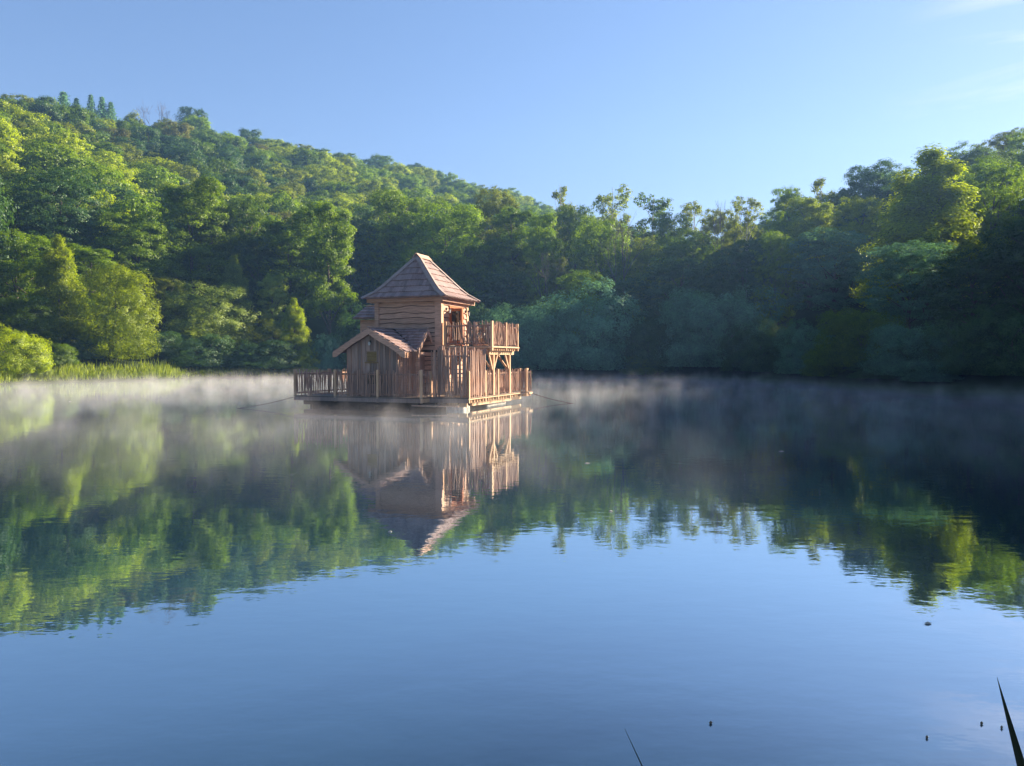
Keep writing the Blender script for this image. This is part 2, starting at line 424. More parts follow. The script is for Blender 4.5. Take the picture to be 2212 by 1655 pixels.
# leafless tree: trunk with forking twigs
mbb = MB(); rs = np.random.RandomState(9)
def fork(p, d, ln, r, lv):
    q = p + d * ln
    mbb.tube([p, p.lerp(q, .5) + Vector(rs.normal(0, ln*.04, 3)), q], [r, r*.8, r*.6], 4)
    if lv:
        for k in range(3):
            nd = (d + Vector(rs.normal(0, .42, 3)) + Vector((0, 0, .12))).normalized()
            fork(q, nd, ln * rs.uniform(.6, .85), r * .58, lv - 1)
fork(Vector((0, 0, -.5)), Vector((0, 0, 1)), 4.5, .2, 5)
PROTO['bare'] = [(None, mbb.mesh("trunk", m_bark), 13.0, 8.0)]

TONES = {
    'yellow-green': leaf_mat("yellow green leaves", (.215, .270, .028), .46),
    'fresh green': leaf_mat("fresh green leaves", (.135, .205, .022)),
    'mid green': m_mid,
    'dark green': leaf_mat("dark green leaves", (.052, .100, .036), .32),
    'olive green': leaf_mat("olive leaves", (.135, .165, .026)),
    'pale green': leaf_mat("pale silvery leaves", (.185, .235, .060), .42),
    'blue-green': leaf_mat("green leaves with blue shade tint", (.115, .215, .150), .34),  # bluish shade and airlight mixed into the leaf colour
    'brownish green': leaf_mat("rust tinged leaves", (.120, .125, .035)),
}
KINDWORD = {'broad': 'broadleaf tree', 'tall': 'tall tree', 'hill': 'rounded tree', 'shrub': 'willow bush', 'willow': 'willow', 'cone': 'cone-shaped willow', 'sparse': 'thin-leaved birch', 'fir': 'fir', 'bare': 'leafless tree'}
NAMES = {'broad': 'broadleaf_tree', 'tall': 'broadleaf_tree', 'hill': 'broadleaf_tree', 'shrub': 'willow_bush', 'willow': 'willow_tree', 'cone': 'willow_tree', 'sparse': 'birch_tree', 'fir': 'fir_tree', 'bare': 'bare_tree'}
CATS = {'shrub': 'bush'}

def place_tree(kind, x, y, z, h, w, tone, label, group=None, seed=0):
    rs = random.Random(seed * 7919 + 13)
    me_c, me_t, ph, pw = PROTO[kind][seed % len(PROTO[kind])]
    root = link(NAMES[kind], None)
    root.location = (x, y, z); root.rotation_euler = (0, 0, rs.uniform(0, 6.28)); root.scale = (w / pw, w / pw * rs.uniform(.92, 1.08), h / ph)
    tag(root, label, CATS.get(kind, 'tree'), group)
    if me_c:
        c = link("crown", me_c, root)
        c.material_slots[0].link = 'OBJECT'; c.material_slots[0].material = TONES[tone]
    link("trunk", me_t, root)
    return root

# hand-placed trees: kind, photo x, distance, photo y of its top, photo width, tone, label, group
T_ = [
 # left bank
 ('shrub', 18, 61, 698, 150, 'yellow-green', 'rounded pale yellow-green bush at the water on the far left edge'),
 ('shrub', 74, 62.5, 750, 64, 'pale green', 'small round bush at the water just right of the bush on the left edge'),
 ('broad', 40, 76, 505, 190, 'fresh green', 'bright green broadleaf tree rising behind the bush on the left edge'),
 ('cone', 130, 74, 512, 110, 'yellow-green', 'slim pointed yellow-green tree left of the big sunlit willow'),
 ('willow', 60, 70, 640, 130, 'mid green', 'shaded willow behind the left-edge bush, below the slim pointed tree'),
 ('willow', 252, 73.5, 575, 158, 'yellow-green', 'big sunlit yellow-green willow standing on the grassy left shore'),
 ('willow', 150, 77, 640, 130, 'mid green', 'dark willow standing just left of the big sunlit willow'),
 ('tall', 195, 84, 530, 120, 'fresh green', 'maple with separate bright sprays behind and above the sunlit willow'),
 ('broad', 300, 92, 455, 170, 'fresh green', 'broadleaf tree with greyish green crown above the big sunlit willow'),
 ('tall', 420, 97, 385, 150, 'fresh green', 'tallest leafy tree of the left wood, halfway between willow and cabin'),
 ('broad', 350, 88, 600, 110, 'olive green', 'low leafy tree leaning out right of the big sunlit willow'),
 ('shrub', 330, 78, 715, 120, 'dark green', 'dark bush in the shade right of the big sunlit willow'),
 ('willow', 455, 86, 612, 185, 'pale green', 'wide round-topped sallow with a sunlit dome left of the cabin'),
 ('shrub', 430, 80, 722, 150, 'dark green', 'dark shaded bush on the shore below the sunlit domed sallow'),
 ('cone', 508, 90, 556, 85, 'pale green', 'pale pointed small tree behind the domed sallow'),
 ('tall', 590, 90, 590, 70, 'pale green', 'thin young tree with upright shoots above the cone-shaped willow'),
 ('cone', 636, 85.5, 646, 78, 'yellow-green', 'slim cone-shaped willow glowing pale green left of the hut roof'),
 ('shrub', 560, 83, 735, 170, 'dark green', 'broad dark bush on the shore between domed sallow and cabin'),
 ('shrub', 655, 84.5, 752, 62, 'yellow-green', 'little sunlit bush on the shore just left of the cabin railing'),
 ('shrub', 706, 86.5, 722, 70, 'blue-green', 'shaded bush reaching behind the left end of the hut'),
 ('shrub', 600, 88, 690, 150, 'olive green', 'sunlit sallow bush low behind the cone-shaped willow'),
 ('tall', 632, 100, 458, 140, 'mid green', 'leafy tree left of the tree with tiered boughs'),
 ('tall', 713, 94, 440, 116, 'fresh green', 'tall tree with tiered sunlit boughs standing left of the tower roof'),
 ('broad', 760, 114, 470, 120, 'dark green', 'dark tree filling the gap right of the tree with tiered boughs'),
 ('broad', 560, 100, 505, 130, 'dark green', 'dark tree in the hollow above the domed sallow'),
 ('broad', 860, 120, 415, 180, 'fresh green', 'broad bright tree directly above the left slope of the tower roof'),
 ('broad', 968, 112, 442, 165, 'fresh green', 'large bright tree behind the right slope of the tower roof'),
 ('shrub', 800, 90, 660, 150, 'dark green', 'dark bush seen behind the tower wall'),
 ('broad', 900, 108, 560, 150, 'mid green', 'shaded tree hidden behind the tower roof'),
 ('broad', 1062, 124, 412, 130, 'olive green', 'olive tree on the wood edge right of the tower roof peak'),
 ('tall', 1110, 112, 455, 110, 'mid green', 'green tree just right of the olive tree'),
 ('tall', 1172, 108, 468, 92, 'fresh green', 'slender lit tree in the notch where the hill meets the far wood'),
 ('broad', 1075, 104, 590, 120, 'dark green', 'dark tree in the shadow right of the tower roof'),
 ('sparse', 1215, 128, 402, 66, 'olive green', 'thin birch on the skyline where the left hill runs out'),
 ('sparse', 1322, 128, 404, 88, 'pale green', 'airy birch, the highest on the skyline above the balcony side'),
 ('broad', 1240, 122, 445, 110, 'mid green', 'green tree between the two skyline birches'),
 ('broad', 1296, 112, 470, 150, 'fresh green', 'leafy tree lit from the right below the highest birch'),
 ('broad', 1255, 99, 588, 130, 'fresh green', 'maple with bright lower sprays above the far shaded bushes'),
 ('broad', 1385, 110, 515, 110, 'yellow-green', 'bright shrubby tree with several pointed tips in the far wood'),
 ('tall', 1210, 104, 560, 70, 'olive green', 'open-branched tree with pale stem in the far wood'),
 ('sparse', 1405, 126, 422, 92, 'mid green', 'open-crowned tree right of the highest birch'),
 ('broad', 1450, 124, 462, 110, 'mid green', 'green tree below the skyline gap at the middle of the far wood'),
 ('sparse', 1500, 126, 433, 66, 'olive green', 'leaning thin tree on the skyline right of centre'),
 ('broad', 1555, 120, 455, 100, 'olive green', 'low rounded tree in the dip of the skyline'),
 ('sparse', 1610, 116, 425, 70, 'olive green', 'thin tree at the start of the right rise'),
 ('shrub', 880, 93, 690, 150, 'dark green', 'dark bush hidden behind the tower, seen at its right edge'),
 ('shrub', 1010, 94, 640, 140, 'dark green', 'dark bush above the balcony railing, between tower and far mounds'),
 ('shrub', 115, 67, 742, 90, 'mid green', 'green bush in the shade between the left-edge bush and the sunlit willow'),
 ('shrub', 175, 71, 730, 90, 'dark green', 'dark bush at the left foot of the big sunlit willow'),
 # far shore, shaded
 ('shrub', 1130, 88, 655, 190, 'blue-green', 'shaded bush on the far shore just right of the balcony'),
 ('shrub', 1255, 87, 612, 240, 'blue-green', 'large shaded mound of willow on the far shore beyond the balcony'),
 ('shrub', 1400, 84.5, 690, 130, 'dark green', 'dark shaded bush between the two big far mounds'),
 ('shrub', 1385, 83, 762, 88, 'mid green', 'small round bush at the waterline of the far shore'),
 ('shrub', 1545, 82, 622, 260, 'blue-green', 'widest shaded mound of willow on the far shore'),
 ('shrub', 1640, 74, 690, 150, 'dark green', 'shaded bush right of the widest far mound'),
 ('broad', 1460, 96, 560, 170, 'dark green', 'dark shaded tree behind the far mounds, below the bright pointed tree'),
 ('broad', 1600, 96, 520, 150, 'dark green', 'dark shaded tree above the widest far mound'),
 ('broad', 1340, 98, 600, 120, 'dark green', 'shaded dark tree below the bright pointed tree'),
 # right bank
 ('broad', 1700, 112, 408, 100, 'fresh green', 'pale lit tree on the skyline left of the dark round crown'),
 ('sparse', 1775, 114, 384, 80, 'olive green', 'twiggy open tree on the skyline left of the dark round crown'),
 ('tall', 1745, 100, 432, 110, 'yellow-green', 'sunlit tree with pale tip above the shaded right trees'),
 ('broad', 1675, 92, 500, 110, 'fresh green', 'low sunlit tree at the left start of the right bank trees'),
 ('broad', 1800, 86, 500, 200, 'blue-green', 'large shaded tree on the right bank, first from the far shore'),
 ('broad', 1880, 112, 350, 120, 'dark green', 'dark round crown on the right skyline'),
 ('broad', 1850, 94, 430, 120, 'yellow-green', 'sunlit crown below the dark round crown on the right skyline'),
 ('cone', 2000, 72, 326, 240, 'yellow-green', 'tall pyramidal tree with sunlit right flank on the right bank'),
 ('broad', 1960, 62, 520, 190, 'blue-green', 'shaded tree in front of the pyramidal sunlit tree'),
 ('broad', 2130, 78, 352, 150, 'fresh green', 'bright leafy tree right of the pyramidal tree'),
 ('broad', 1930, 116, 368, 130, 'mid green', 'green crown between the dark round crown and the pyramid tip'),
 ('broad', 2080, 104, 318, 120, 'mid green', 'green crown on the skyline right of the pyramid tip'),
 ('broad', 2160, 112, 292, 120, 'olive green', 'high crown near the top right end of the skyline'),
 ('broad', 2215, 100, 285, 120, 'fresh green', 'crown cut by the right edge of the photograph, topmost there'),
 ('broad', 2100, 56, 545, 190, 'dark green', 'dark shaded tree near the right edge over the water'),
 ('broad', 2215, 54, 470, 180, 'dark green', 'darkest shaded tree cut by the right edge of the photograph'),
 ('shrub', 1745, 66, 690, 130, 'blue-green', 'shaded bush under the first large tree of the right bank'),
 ('shrub', 1860, 57, 668, 190, 'mid green', 'big sloping bush leaning over the water on the right bank'),
 ('shrub', 1790, 61, 745, 110, 'mid green', 'low greenish bush at the waterline where the right bank begins'),
 ('shrub', 1970, 50.5, 700, 180, 'blue-green', 'shaded bush at the water below the pyramidal sunlit tree'),
 ('shrub', 1900, 52.5, 770, 120, 'dark green', 'low dark bush at the waterline right of the sloping bush'),
 ('shrub', 2080, 48, 690, 190, 'dark green', 'dark bush at the water below the dark tree near the right edge'),
 ('shrub', 2190, 46, 660, 190, 'dark green', 'darkest bush at the water on the right edge of the photograph'),
 ('shrub', 2010, 48, 780, 110, 'blue-green', 'low bush touching the water between the two right bushes'),
 # crest of the left hill
 ('fir', 149, 222, 203, 150, 'blue-green', 'leftmost dark fir on the hill crest'),
 ('fir', 176, 224, 216, 96, 'blue-green', 'second dark fir on the hill crest, lower than its left neighbour'),
 ('fir', 207, 226, 209, 100, 'blue-green', 'middle dark fir on the hill crest standing alone'),
 ('fir', 231, 228, 214, 105, 'blue-green', 'fourth dark fir on the hill crest from the left'),
 ('fir', 249, 229, 225, 110, 'blue-green', 'rightmost and lowest dark fir on the hill crest'),
 ('bare', 352, 246, 238, 50, 'mid green', 'leafless grey tree on the hill crest right of the firs'),
 ('bare', 1342, 104, 480, 70, 'mid green', 'pale dead tree showing bare branches in the middle of the far wood'),
 ('bare', 1182, 101, 560, 60, 'mid green', 'grey dead tree among the far trees right of the balcony'),
 ('bare', 1560, 108, 455, 60, 'mid green', 'bare grey stems in the dip of the skyline'),
 ('hill', 425, 250, 240, 62, 'dark green', 'tall dark crown standing above the hill crest right of the leafless tree'),
 ('hill', 545, 258, 284, 60, 'dark green', 'dark round crown on the hill crest midway to the tower roof'),
 ('hill', 300, 240, 250, 50, 'olive green', 'round crown on the hill crest between the firs and the leafless tree'),
]
_occ = np.zeros((207, 277), bool)
def cover(px, ytop, ybot, w):
    """marks a crown's share of the view on a coarse grid, returns how much was still free"""
    cx, cyy, a, b = px/8, (ytop+ybot)/16, max(w/16, .6), max((ybot-ytop)/16, .6)
    x0, x1 = int(max(0, cx-a)), int(min(276, cx+a))+1; y0, y1 = int(max(0, cyy-b)), int(min(206, cyy+b))+1
    if x1 <= x0 or y1 <= y0 or cx+a < 0 or cx-a > 276: return 0
    gx, gy = np.meshgrid(np.arange(x0, x1), np.arange(y0, y1))
    m = ((gx-cx)/a)**2 + ((gy-cyy)/b)**2 < 1
    sub = _occ[y0:y1, x0:x1]; free = int((m & ~sub).sum()); sub |= m
    return free
hand_xy = []
cands = []
for i, t in enumerate(T_):
    kind, px, d, ytop, wpx, tone, label = t
    x = (px - CX_PX) / F_PX * d; z = float(ground_z(x, d))
    if kind == 'shrub' and z < .05: z = 0.0
    z -= .15
    h = EYE + (HOR_PX - ytop) / F_PX * d - z; w = wpx / F_PX * d
    if kind == 'hill': w = max(w, 7)
    grp = {'fir': 'firs on the hill crest'}.get(kind)
    place_tree(kind, x, d, z, h, w * (1.12 if kind != 'fir' else 1), tone, label, grp, i)
    hand_xy.append((x, d, w))
    cands.append((d, px, ytop, HOR_PX + (EYE - z) / F_PX * 0 + (EYE - z) * F_PX / d, wpx, None))

# the rest of the wood, on a jittered grid
XMARK = [(60, "at the photo's left edge"), (190, 'below the left firs'), (300, 'above the big sunlit willow'), (400, 'below the leafless crest tree'), (500, 'above the domed sallow'),
         (590, 'midway from willow to cabin'), (680, 'above the cone-shaped willow'), (780, 'above the hut roof'), (870, "above the tower's left eave"), (960, 'above the tower roof peak'),
         (1060, 'above the balcony'), (1170, 'right of the cabin'), (1290, 'behind the skyline birches'), (1420, "behind the far shore's middle"), (1560, 'behind the widest far mound'),
         (1700, 'where the right bank begins'), (1840, 'left of the dark round crown'), (1960, 'behind the pyramidal tree'), (2100, 'right of the pyramidal tree'), (2400, "at the photo's right edge")]
auto = []
rs = np.random.RandomState(3)
yy = 44.0
while yy < 345:
    sp = 6.6 + (yy - 60) * .012
    xx = -yy * .80 - 8
    while xx < yy * .80 + 8:
        x = xx + rs.uniform(-.38, .38) * sp; y = yy + rs.uniform(-.38, .38) * sp
        xx += sp
        phi = math.degrees(math.atan2(x, y)); r = math.hypot(x, y); s = float(shore_r(phi)); c = float(np.interp(phi, CRX, CRR))
        if r < s + 4.5 or r > c + 10: continue
        if any((x-a)**2 + (y-b)**2 < (w*.30)**2 for a, b, w in hand_xy): continue
        if any(y < b + 1.5 and b < 118 and abs(x/y - a/b) * b < w*.5 + 3.0 for a, b, w in hand_xy): continue
        if -20.5 < x and y < 106 and x/y*F_PX + CX_PX < 1120: continue
        z = float(ground_z(x, y)) - .2
        f = (r - s) / (c - s)
        big = r < s + 34
        h = rs.uniform(12, 17) if big else rs.uniform(8.6, 12.6)
        if f > .86: h = rs.uniform(7.5, 10.5)
        w = (rs.uniform(8, 11) if big else rs.uniform(7.5, 11))
        px = CX_PX + x / y * F_PX
        ytop = HOR_PX - (z + h - EYE) / y * F_PX
        if y < 120 and px > 1150:      # keep the far shore below the photographed skyline
            sky_y = np.interp(px, [1150, 1240, 1400, 1500, 1620, 1720, 1830, 1950, 2060, 2212], [440, 447, 456, 452, 448, 428, 395, 372, 345, 305])
            if ytop < sky_y:
                h = max(6, (HOR_PX - sky_y) / F_PX * y + EYE - z); ytop = HOR_PX - (z + h - EYE) / y * F_PX
        auto.append([y, px, ytop, HOR_PX + (EYE - z) * F_PX / y, w / y * F_PX, (x, y, z, h, w, f, big)])
    yy += sp
vis = []
for c_ in sorted(cands + auto, key=lambda q: q[0]):
    free = cover(c_[1], c_[2], min(c_[3], HOR_PX + 60), c_[4])
    if c_[5]: vis.append((free, c_))
vis.sort(key=lambda q: -q[0])
budget = 300 - len(T_)
chosen = [c_ for fr_, c_ in vis[:budget] if fr_ >= 2]
stuffed = [c_[5] for fr_, c_ in vis if not (any(c_ is q for q in chosen))]
recs = []
for c_ in chosen:
    x, y, z, h, w, f, big = c_[5]
    n_ = math.sin(x*.045+2) + math.sin(y*.06) + rs.normal(0, .8)
    if c_[1] < 1150:
        tone = 'fresh green' if n_ > .6 else 'yellow-green' if n_ > -.3 else 'mid green' if n_ > -1.1 else 'olive green' if n_ > -1.6 else 'dark green'
        if rs.rand() < .02: tone = 'brownish green'
    else:
        tone = 'fresh green' if n_ > .8 else 'olive green' if n_ > 0 else 'mid green' if n_ > -1 else 'dark green'
    kind = 'broad' if big and rs.rand() < .6 else 'tall' if big else 'hill'
    if kind == 'tall': w *= .8
    side = 'left hill' if c_[1] < 1170 else 'far wood' if c_[1] < 1600 else 'right hillside'
    fi = 0 if f < .2 else 1 if f < .42 else 2 if f < .64 else 3 if f < .85 else 4
    band = (f'at {side} foot', f'low on {side}', f'halfway up {side}', f'high on {side}', f'on {side} crest')[fi] if side != 'far wood' else ('at far wood edge', 'inside far wood', 'deep in far wood', 'high behind far wood', 'on far wood crest')[fi]
    mark = next(m for X_, m in XMARK if c_[1] < X_)
    kw = {'broad': 'broad tree', 'tall': 'slim tree', 'hill': 'round crown'}[kind]
    recs.append([f"{tone} {kw} {band}, {mark}", c_[1], kind, x, y, z, h, w, tone])
by = {}
for r_ in recs: by.setdefault(r_[0], []).append(r_)
ORD = {1: [''], 2: ['left of two: ', 'right of two: '], 3: ['leftmost of three: ', 'middle of three: ', 'rightmost of three: ']}
WORDN = ['first', 'second', 'third', 'fourth', 'fifth', 'sixth', 'seventh', 'eighth', 'ninth', 'tenth', 'eleventh', 'twelfth']
k_ = 0
for lab, rr in by.items():
    rr.sort(key=lambda q: q[1])
    for j, r_ in enumerate(rr):
        pre = ORD[len(rr)][j] if len(rr) in ORD else WORDN[min(j, 11)] + ' from left: '
        words = (pre + r_[0]).split()
        k_ += 1
        place_tree(r_[2], r_[3], r_[4], r_[5], r_[6], r_[7] * 1.12, r_[8], ' '.join(words[:16]), 'trees of the wooded valley sides', 1000 + k_)
print("auto trees", len(auto), "chosen", len(chosen), "stuff", len(stuffed))

# trees outside the picture: same wood going on to either side (they also shade the right of the lake)
yy = -30.0
while yy < 150:
    xx = -120.0
    while xx < 130:
        x = xx + rs.uniform(-3, 3); y = yy + rs.uniform(-3, 3); xx += 8.5
        phi = math.degrees(math.atan2(x, y)); r = math.hypot(x, y); s = float(shore_r(phi))
        if (phi > -35.5 and phi < 37.5) or abs(phi) > 118 or r < s + 3 or r > s + 75: continue
        z = float(ground_z(x, y)) - .2
        h = rs.uniform(11, 15)
        if phi > 0:
            cap = float(np.interp(y - (x - 60) * .42, [40, 64, 71, 78, 90, 120, 150], [29, 28, 21, 18, 20, 29, 36])) + (x - 60) * .42
            h = min(max(cap - z, 5), 23) * rs.uniform(.93, 1.0)
        stuffed.append((x, y, z, h, rs.uniform(8, 11), 0, True))
    yy += 8.5
pts = np.array([[a, b, c] for a, b, c, h, w, f, g in stuffed])
me = bpy.data.meshes.new("woodland"); me.from_pydata(pts.tolist(), [], [])
at = me.attributes.new("size", 'FLOAT_VECTOR', 'POINT'); at.data.foreach_set("vector", np.array([[w/11.5, w/11.5, h/13.0] for a, b, c, h, w, f, g in stuffed], dtype=np.float32).ravel())
wood_o = link("woodland", me); tag(wood_o, "wood filling the valley sides behind and beside the trees one can tell apart", None, None, 'stuff')
srcs = []
for k in range(3):
    srcs.append(next(o for o in bpy.data.objects if o.name.startswith("crown") and o.data == PROTO['hill'][k][0]))
ng = bpy.data.node_groups.new("woodland_scatter", 'GeometryNodeTree')
ng.interface.new_socket("Geometry", in_out='INPUT', socket_type='NodeSocketGeometry'); ng.interface.new_socket("Geometry", in_out='OUTPUT', socket_type='NodeSocketGeometry')
gi = ng.nodes.new("NodeGroupInput"); go = ng.nodes.new("NodeGroupOutput")
iop = ng.nodes.new("GeometryNodeInstanceOnPoints"); jn = ng.nodes.new("GeometryNodeJoinGeometry")
m2p = ng.nodes.new("GeometryNodeMeshToPoints")
for o_ in srcs:
    q = ng.nodes.new("GeometryNodeObjectInfo"); q.inputs["Object"].default_value = o_; q.inputs["As Instance"].default_value = True
    ng.links.new(q.outputs["Geometry"], jn.inputs[0])
sz = ng.nodes.new("GeometryNodeInputNamedAttribute"); sz.data_type = 'FLOAT_VECTOR'; sz.inputs["Name"].default_value = "size"
rv = ng.nodes.new("FunctionNodeRandomValue"); rv.data_type = 'FLOAT_VECTOR'; rv.inputs[1].default_value = (0, 0, 6.28)
ng.links.new(gi.outputs[0], m2p.inputs[0]); ng.links.new(m2p.outputs[0], iop.inputs["Points"]); ng.links.new(jn.outputs[0], iop.inputs["Instance"])
iop.inputs["Pick Instance"].default_value = True
ng.links.new(sz.outputs[0], iop.inputs["Scale"]); ng.links.new(rv.outputs[0], iop.inputs["Rotation"]); ng.links.new(iop.outputs[0], go.inputs[0])
md = wood_o.modifiers.new("scatter", 'NODES'); md.node_group = ng

# grass and reeds along the left and far shore
m_grass = leaf_mat("shore grass", (.16, .20, .035), .4)
rs = np.random.RandomState(21); n = 15000
px = rs.uniform(-40, 1150, n); phi = np.degrees(np.arctan((px - CX_PX) / F_PX))
r_ = shore_r(phi) + np.abs(rs.normal(0, 1, n)) * np.interp(px, [0, 300, 650, 1150], [1.5, 2.2, 2.0, .8]) - .25
x = r_ * np.sin(np.radians(phi)); y = r_ * np.cos(np.radians(phi)); z = np.maximum(ground_z(x, y), -.05)
hgt = rs.uniform(.2, .62, n) * (1 + .5 * np.sin(px * .05) * np.sin(px * .013)) * np.interp(px, [0, 300, 700, 1150], [1, 1.1, .8, .5])
w_ = rs.uniform(.02, .05, n); an = rs.uniform(0, 3.14, n); lx = rs.normal(0, .15, n) * hgt; ly = rs.normal(0, .15, n) * hgt
V = np.empty((n, 4, 3))
V[:, 0] = np.c_[x - w_*np.cos(an), y - w_*np.sin(an), z]; V[:, 1] = np.c_[x + w_*np.cos(an), y + w_*np.sin(an), z]
V[:, 2] = np.c_[x + lx + w_*np.cos(an)*.3, y + ly + w_*np.sin(an)*.3, z + hgt]; V[:, 3] = np.c_[x + lx - w_*np.cos(an)*.3, y + ly - w_*np.sin(an)*.3, z + hgt]
me = bpy.data.meshes.new("shore_grass"); me.vertices.add(4*n); me.vertices.foreach_set("co", V.astype(np.float32).ravel())
me.loops.add(4*n); me.loops.foreach_set("vertex_index", np.arange(4*n, dtype=np.int32)); me.polygons.add(n)
me.polygons.foreach_set("loop_start", np.arange(0, 4*n, 4, dtype=np.int32)); me.polygons.foreach_set("loop_total", np.full(n, 4, dtype=np.int32))
at = me.attributes.new("tint", 'FLOAT', 'POINT'); at.data.foreach_set("value", np.repeat(rs.uniform(0, 1, n), 4).astype(np.float32))
me.materials.append(m_grass); me.update(calc_edges=True)
tag(link("shore_grass", me), "yellow-green grass and reeds along the far left waterline", None, None, 'stuff')

# ------------------------------------------------------------------ the floating cabin
m_larch = wood("honey larch boards", (.62, .375, .265), .62, grain=(2.2, 2.2, 26), vary=.13)
m_larch_h = wood("honey larch boards laid flat", (.62, .375, .265), .62, grain=(3, 3, 30), vary=.13)
m_grey_board = wood("weathered vertical boards", (.37, .25, .20), .6, grain=(26, 26, 1.6), vary=.34, grey=.25)
m_stake = wood("split chestnut stakes", (.55, .315, .215), .5, grain=(30, 30, 2.2), vary=.30, grey=.30)
m_post = wood("sun-brightened larch posts", (.72, .46, .28), .65, grain=(18, 18, 2), vary=.10)  # sawn larch, its tone brightened to carry sunlight on the lit side
m_shingle = wood("cedar shingles", (.36, .235, .215), .62, grain=(22, 22, 4), vary=.24, grey=.25)
m_hip = wood("silvered hip boards", (.44, .33, .29), .7, grain=(6, 6, 6), vary=.08, grey=.2)
m_deck = wood("deck boards", (.34, .24, .17), .6, grain=(3, 26, 26), vary=.12, grey=.3)
m_dark = wood("dark timber and gap shade", (.085, .070, .058), .6, grain=(6, 6, 6), vary=.1)  # also backs the siding, where its darkness paints the shadow lines
m_red = wood("red stained joinery", (.42, .135, .05), .75, grain=(20, 20, 2), vary=.06)
m_iron = plain("dark iron", (.03, .03, .032), .5, .7)
m_float = plain("pale ribbed plastic", (.55, .50, .44), .55)
m_cloth = plain("off white cloth", (.72, .66, .58), .85, noise=.06)
m_rope = plain("old rope", (.10, .085, .07), .9)
m_lamp = plain("frosted lamp glass", (.62, .62, .58), .3, noise=.03)
m_shutter = wood("ochre blind slats", (.28, .19, .075), .7, grain=(3, 3, 30), vary=.1)
m_glass, nt, out = new_mat("dark window glass")
g = nt.nodes.new("ShaderNodeBsdfPrincipled"); g.inputs["Base Color"].default_value = (.03, .028, .028, 1); g.inputs["Roughness"].default_value = .06
nt.links.new(g.outputs[0], out.inputs["Surface"])

TH = R(21)
cabin = link("floating_cabin", None)
cabin.location = (-2.93, 30.7, 0); cabin.rotation_euler = (0, 0, -TH)
tag(cabin, "wooden cabin floating on the lake with shingled tower roof, gabled hut, balcony and stake railings", "cabin")
rc = random.Random(5)

# stakes: a few bent split poles shared by every railing
def stake_mesh(h, i):
    r_ = random.Random(i * 31 + 7); k = 4; mb = MB(); dx = dy = 0
    pts = []; rad = []
    r0 = r_.uniform(.019, .030) if h < 1.5 else r_.uniform(.025, .037)
    for j in range(k + 1):
        pts.append((dx, dy, h * j / k)); rad.append(r0 * r_.uniform(.8, 1.2) * (1 if j < k else .7))
        dx += r_.uniform(-.022, .022); dy += r_.uniform(-.012, .012)
    mb.tube(pts, rad, 6)
    return mb.mesh("picket", m_stake)
STK = {'low': [stake_mesh(.98, i) for i in range(8)], 'high': [stake_mesh(1.86, 20 + i) for i in range(8)], 'bal': [stake_mesh(.92, 40 + i) for i in range(8)]}
NP_ = [0]
def railing(name, a, b, z, kind, posts, gap=.105, post_h=1.06, rails=(.10, .88), label=None, stuff=False, post_w=.09, ragged=.05, off=.0, rail_mat=None):
    """a run of stakes between posts from a to b (x, y), standing at height z"""
    a = Vector((*a, 0)); b = Vector((*b, 0)); d = (b - a); Ln = d.length; u = d / Ln; nrm = Vector((u.y, -u.x, 0))
    root = None
    for rz in rails:
        o = MB().bar(a + Vector((0, 0, z + rz)) - nrm * .035, b + Vector((0, 0, z + rz)) - nrm * .035, .035, .055).build("rail" if root else name, rail_mat or m_stake, root or cabin)
        root = root or o
    if label: root['label'] = label
    n = int(Ln / gap); ms = STK[kind]; joined = MB()
    for i in range(n):
        t = (i + .5) / n * Ln + rc.uniform(-.014, .014); p = a + u * t + nrm * off
        zz = z + .03 + rc.uniform(-ragged, ragged); rot = rc.uniform(0, 6.28); s = rc.uniform(.8, 1.25); me_ = rc.choice(ms)
        if stuff:
            M_ = Matrix.Translation((p.x, p.y, zz)) @ Matrix.Rotation(rot, 4, 'Z')
            joined.add([M_ @ v.co for v in me_.vertices], [tuple(f.vertices) for f in me_.polygons])
        else:
            o = link("picket", me_, root); o.location = (p.x, p.y, zz); o.rotation_euler = (rc.uniform(-.012, .012), rc.uniform(-.012, .012), rot); o.scale = (s, s, rc.uniform(.97, 1.03)); NP_[0] += 1
    if stuff and n: q = joined.build("pickets", m_stake, root); q['kind'] = 'stuff'
    for t in posts:
        p = a + u * t
        pm = MB().box(-post_w/2, post_w/2, -post_w/2, post_w/2, -.22, post_h); 
        o = pm.build("post", m_post, root); o.location = (p.x, p.y, z)
    return root

# ---- deck and what carries it
ZD = .48
XL, YL, XR, YR, YB = -5.62, -2.30, 1.95, -1.60, 5.0
JT = .28
XS = .28                                                # where the left deck steps back
deck_out = [(XL, YL), (XS, YL), (XS, YR), (XR, YR), (XR, 4.2), (XR+JT, 4.2+JT), (XR+JT, YB), (-4.6, YB), (XL, 4.4)]
def slab(name, outl, z0, z1, mat, parent=cabin):
    n = len(outl); v = [(x, y, z0) for x, y in outl] + [(x, y, z1) for x, y in outl]
    f = [tuple(range(n))[::-1], tuple(range(n, 2*n))] + [(i, (i+1) % n, n + (i+1) % n, n + i) for i in range(n)]
    mb = MB(); mb.v = v; mb.f = f
    return mb.build(name, mat, parent)
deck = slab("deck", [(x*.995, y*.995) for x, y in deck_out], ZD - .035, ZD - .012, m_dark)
mb = MB(); y = YL
while y < YB - .12:                                     # boards run across, each a little proud
    x0 = XL + .02 if y < 4.3 else -4.6; x1 = XS if y + .13 < YR else (XR if y < 4.2 else XR + JT)
    if y < YR < y + .13: x1 = XS
    mb.box(x0 - .03, x1 + .035, y + .004, y + .132, ZD - .012, ZD + .012 + rc.uniform(-.002, .002)); y += .14
q = mb.build("deck_boards", m_deck, deck); q['kind'] = 'stuff'
